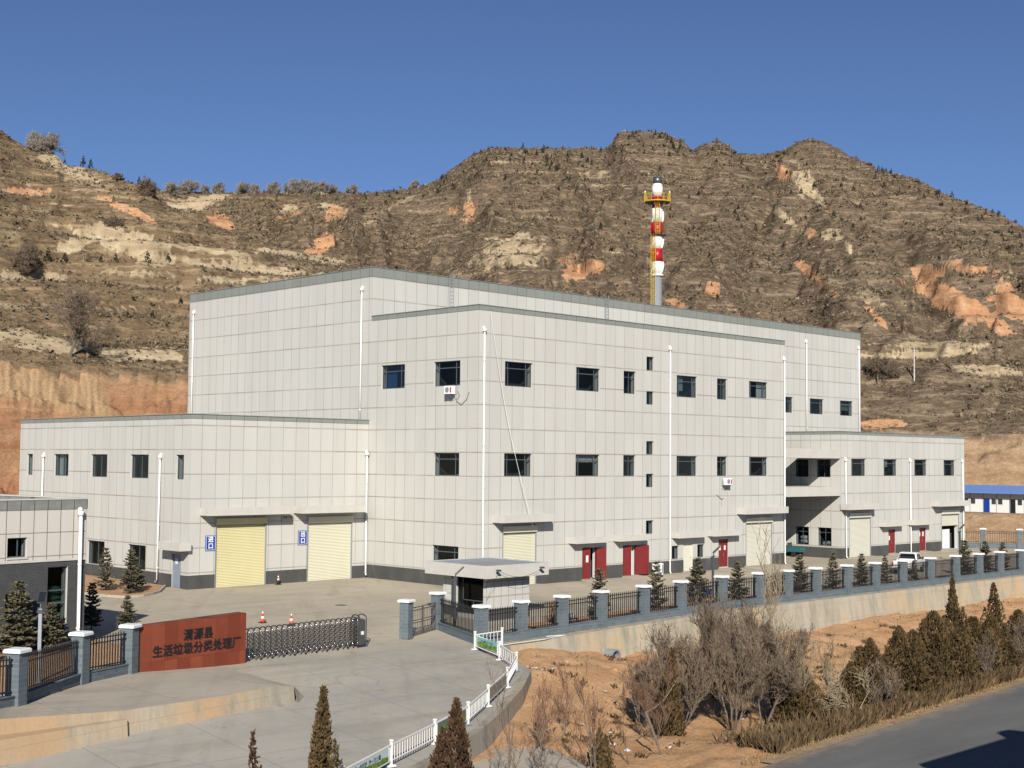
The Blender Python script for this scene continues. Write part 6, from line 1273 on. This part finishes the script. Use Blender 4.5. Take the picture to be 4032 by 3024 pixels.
# barrel, table and bags by the gatehouse
def barrel(x,y,z,label,m):
    o=tag(empty('plastic_barrel',(x,y,z)),label,'barrel'); b=MB(); b.lathe([(.19,0),(.215,.05),(.22,.28),(.235,.30),(.22,.32),(.22,.55),(.20,.60),(.10,.62)],(0,0,0),16); b.build('barrel_body',MT[m],o,True); b=MB(); b.lathe([(.05,.62),(.05,.66)],(.08,0,0),8); b.build('cap',MT['white'],o)
barrel(-11.35,-19.3,-.28,'blue plastic barrel behind the fence beside the dark table','bluebarrel')
tb=tag(empty('work_table',(-10.35,-19.15,-.28),.2),'small dark table behind the fence carrying blue and white bags','table'); b=MB(); b.box(-.5,.5,-.3,.3,.55,.60); b.build('table_top',MT['dark'],tb)
for sx in (-.45,.41):
    for sy in (-.26,.22): b=MB(); b.box(sx,sx+.04,sy,sy+.04,-.05,.55); b.build('leg',MT['dark'],tb)
sack((-10.62,-19.2,.46),.5,.36,.36,MT['bluecloth'],'cloth_bag','pale blue bag on the dark table behind the fence','bag',None,.4); sack((-10.1,-19.1,.44),.42,.3,.32,MT['whitebag'],'cloth_bag','white bag on the dark table behind the fence','bag',None,1.2)
rng=random.Random(8)
def drum_pot(x,y,z,label):
    o=tag(empty('dry_reed_clump',(x,y,z)),label,'plant'); r=np.random.RandomState(2); n=220; D=np.stack([r.normal(0,.28,n),r.normal(0,.28,n),np.ones(n)],-1); D/=np.linalg.norm(D,axis=1,keepdims=True); L=r.uniform(.7,1.35,n); V,F=sprays(np.zeros((n,3))+r.normal(0,.12,(n,3))*[1,1,0],D,L,L*.02,r); me=npmesh('stalks',V,F); with_var(me,0,r); link('stalks',me,MT['drygrass'],o)
    n=160; D=np.stack([r.normal(0,.5,n),r.normal(0,.5,n),np.ones(n)],-1); D/=np.linalg.norm(D,axis=1,keepdims=True); V,F=sprays(np.stack([r.normal(0,.3,n),r.normal(0,.3,n),r.uniform(.9,1.25,n)],-1),D,np.full(n,.25),np.full(n,.04),r); me=npmesh('plumes',V,F); with_var(me,0,r); link('plumes',me,MT['drygrass'],o)
drum_pot(-9.9,-17.6,-.25,'clump of dry reeds with pale plumes before the gatehouse wall')
# blue roofed cabin on the bank
CB=tag(empty('site_cabin',(91.4,0,3.68)),'long white site cabin with blue roof and blue doors on the bank','cabin'); fC=Fac((91.4,9),(0,-1))
wins=[]; doors=[]; u=.0
wins=[(1.1,1.85,1.02,1.78),(2.02,2.75,1.02,1.78),(4.75,5.45,1.02,1.78),(5.58,6.3,1.02,1.78),(8.1,8.8,1.0,1.78),(8.95,9.6,1.0,1.78),(12,12.7,1.,1.78),(13,13.7,1.,1.78),(16,16.8,1.,1.78),(17,17.7,1.,1.78)]; drs=[(3.78,4.58,.06,1.75),(7.12,7.9,.06,1.75),(10.9,11.7,.06,1.75),(14.8,15.6,.06,1.75)]
zc0=3.68; H_=lambda L:[(a,c,e+zc0,g+zc0) for a,c,e,g in L]
b=MB(); wall(b,fC,-6,30,zc0-.3,zc0+2.75,H_(wins)+H_(drs),dep=.06); E0=fC.p(-6,0,5.5);E1=fC.p(30,0,5.5);F0=fC.p(-6,0);F1=fC.p(30,0)
for p,q in ((F1,E1),(E0,F0),(E1,E0)): b.quad((p[0],p[1],zc0-.3),(q[0],q[1],zc0-.3),(q[0],q[1],zc0+2.75),(p[0],p[1],zc0+2.75))
invc=Matrix.Translation(CB.location).inverted()
def CP(bb,n,m,p=None):
    o=bb.build(n,m,p or CB)
    if p is None: o.matrix_parent_inverse=invc
    return o
CP(b,'wall',[MT['white'],MT['white']])
b=MB(); T=fC.T(); b.hexa([(-6.3,-.95,zc0+2.42),(30.3,-.95,zc0+2.42),(30.3,2.75,zc0+3.25),(-6.3,2.75,zc0+3.25),(-6.3,-.95,zc0+2.56),(30.3,-.95,zc0+2.56),(30.3,2.75,zc0+3.40),(-6.3,2.75,zc0+3.40)],0,T); b.hexa([(-6.3,2.755,zc0+3.25),(30.3,2.755,zc0+3.25),(30.3,6.2,zc0+2.5),(-6.3,6.2,zc0+2.5),(-6.3,2.755,zc0+3.40),(30.3,2.755,zc0+3.40),(30.3,6.2,zc0+2.64),(-6.3,6.2,zc0+2.64)],0,T); CP(b,'roof',MT['blueroof'])
for a,c,e,g in H_(wins):
    b=MB()
    for A in ((a,c,e,e+.05),(a,c,g-.05,g),(a,a+.05,e+.05,g-.05),(c-.05,c,e+.05,g-.05)): b.box(A[0],A[1],-.02,.04,A[2],A[3],0,T)
    w=CP(b,'window',MT['white']); b=MB(); b.quad(fC.p(a,e,.05),fC.p(c,e,.05),fC.p(c,g,.05),fC.p(a,g,.05)); b.build('pane',MT['carglass'],w)
    b=MB()
    for k in range(1,6): x=a+(c-a)*k/6; b.box(x-.008,x+.008,-.015,-.002,e+.05,g-.05,0,T)
    b.build('window_bars',MT['galv'],w)
for i,(a,c,e,g) in enumerate(H_(drs)): b=MB(); b.box(a+.01,c-.01,.0,.05,e,g-.02,0,T); CP(b,'door',MT['blue'] if i!=1 else MT['black'])
for u in np.arange(-5,30,1.75): b=MB(); b.box(u-.025,u+.025,-.03,-.003,zc0-.1,zc0+2.40,0,T); CP(b,'wall_batten',MT['galv'])
# wooden poles on the bench
for x,y,h,l in ((1975,823,5.2,'pale upright pole standing on the bench of the right hillside'),(1896,836,4.,'short dark post on the bench right of the factory')):
    X,Y,Z=on_hill(x,y); b=MB(); b.tube([(X,Y,Z-.5),(X+.03,Y,Z+h)],[.12,.08],8); 
    if h>5: b.tube([(X-.3,Y+.3,Z+h-.4),(X+.3,Y-.3,Z+h-.4)],.04,5)
    tag(b.build('utility_pole',MT['plain'] if h>5 else MT['bark']),l,'pole')
# drain pipe through the retaining wall, rail tube on the ledge, post and rope
b=MB(); dr=tag(empty('drain_pipe',(-9.25,-21.35,-1.72),0),'concrete drain pipe mouth sticking out of the long retaining wall','drain pipe')
T=lambda p:(p[0],-p[2],p[1]); b=MB(); b.lathe([(.36,-.3),(.40,.45),(.40,.50),(.30,.50),(.30,-.3)],(0,0,0),20,0,T); b.build('pipe_ring',MT['galv'],dr); b=MB(); b.lathe([(.295,-.25),(.295,-.2)],(0,0,0),16,0,T); b.build('pipe_inside',MT['black'],dr)
b=MB(); b.tube([(-18.1,-21.05,-.42),(-14.5,-21.1,-.36),(-12.5,-20.8,-.34),(-13.6,-20.35,-.36)],.02,6); tag(b.build('white_hose',MT['white']),'thin pale hose lying on the ledge outside the fence corner','hose')
PW=dzf(-24.2,-36.9); b=MB(); b.tube([(-24.0,-37.3,PW-.2),(-24.35,-36.6,PW+1.75)],.055,7); tag(b.build('leaning_post',MT['bark']),'short leaning wooden post on the earth slope holding a rope','post')
b=MB(); P=[Vector((-24.35,-36.6,PW+1.7)).lerp(Vector((-19.0,-34.3,-.2)),k/12)+Vector((0,0,-.35*math.sin(PI*k/12))) for k in range(13)]; b.tube(P,.022,5,cap=False); tag(b.build('rope',MT['twig_pale']),'pale rope strung from the leaning post into the bare shrubs','rope')
# litter and stones on the slope
rs=np.random.RandomState(3)
for i in range(26):
    x=rs.uniform(-27,-10); y=rs.uniform(-36,-23) if x>-20 else rs.uniform(-37,-31); x=max(x,float(xr(y))+1.0); z=dzf(x,y); b=MB(); s=rs.uniform(.08,.22); V=[Vector((rs.normal(0,1),rs.normal(0,1),rs.normal(0,.4)))*s for _ in range(5)]
    for k in range(3): b.poly([(x+v.x,y+v.y,z+.06+v.z*.5) for v in (V[k],V[k+1],V[k+2])])
    tag(b.build('litter',MT['whitebag'] if i%3 else MT['stackwhite']),'scrap of white litter lying on the orange earth slope','litter','litter on the earth slope')
for i in range(40):
    x=rs.uniform(-22,30); y=rs.uniform(-35,-22.5); x=max(x,float(xr(y))+1.0); z=dzf(x,y); s=rs.uniform(.06,.17); b=MB(); n=7; R_=rs.uniform(.7,1.2,(3,n)); base=len(b.v)
    for k,(zz,rr) in enumerate(((-.5,.8),(.1,1.),(.6,.5))):
        for j in range(n): t=2*PI*j/n; b.v.append((x+s*rr*R_[k,j]*math.cos(t),y+s*rr*R_[k,j]*math.sin(t),z+s*zz*.8))
    for k in range(2):
        for j in range(n): b.f.append((k*n+j,k*n+(j+1)%n,(k+1)*n+(j+1)%n,(k+1)*n+j)); b.m.append(0)
    b.f.append(tuple(2*n+j for j in range(n))); b.m.append(0); tag(b.build('earth_clod',MT['dirt']),'clod of orange earth lying on the slope','stone','earth clods on the slope')
# blue tarpaulin strip behind the fence by the lamp
b=MB(); 
for k in range(8): x=4.6+k*.55; b.quad((x,-15.2,.15+.06*(k%2)),(x+.55,-15.2,.15+.06*((k+1)%2)),(x+.55,-15.15,.62+.05*(k%3)),(x,-15.15,.60+.05*((k+2)%3)))
tag(b.build('tarpaulin',MT['blue']),'low blue tarpaulin strip behind the fence near the solar lamp','tarpaulin')
# house added across the road, out of view, to shade the near corner of the road
HS=tag(empty('shadow_house',(-14,-62,-2.9)),'flat roofed two storey house added out of view across the road to cast a shadow on the asphalt','house'); fHh=Fac((4,-57.6),(-1,0)); invh=Matrix.Translation(HS.location).inverted()
hw=[(3+4*k,4.8+4*k,z,z+1.5) for k in range(7) for z in (-1.6,1.8)]
b=MB(); wall(b,fHh,0,33,-3,5.6,hw,.15); 
for p,q in (((-29,-57.6),(-29,-70)),((-29,-70),(4,-70)),((4,-70),(4,-57.6))): b.quad((*p,-3),(*q,-3),(*q,5.6),(*p,5.6))
b.quad((4,-57.6,5.4),(4,-70,5.4),(-29,-70,5.4),(-29,-57.6,5.4)); b.box(-29.2,4.2,-57.75,-57.5,5.61,5.95); o=b.build('wall',[MT['plain'],MT['reveal']],HS); o.matrix_parent_inverse=invh
b=MB(); b.lathe([(.9,5.4),(.9,7.0),(.3,7.4)],(-21.5,-58.9,0),16); o=b.build('shadow_bump_tank',MT['galv'],HS); o.matrix_parent_inverse=invh  # tank added on the unseen roof to give the road shadow a bump
for h in hw:
    b=MB(); T=fHh.T(); b.box(h[0],h[1],.10,.14,h[2],h[3],0,T); o=b.build('window',MT['carglass'],HS); o.matrix_parent_inverse=invh

for x,y,l in ((19.3,-8.2,'round iron manhole cover in the yard before the red doors'),(30.2,-6.0,'round iron manhole cover in the yard near the cream door'),(-14.5,-2.5,'round iron manhole cover in the forecourt left of the gatehouse')):
    b=MB(); b.lathe([(.40,.004),(.40,.012),(.36,.016)],(x,y,float(gh(x,y))),20); tag(b.build('manhole_cover',MT['dark']),l,'manhole cover')
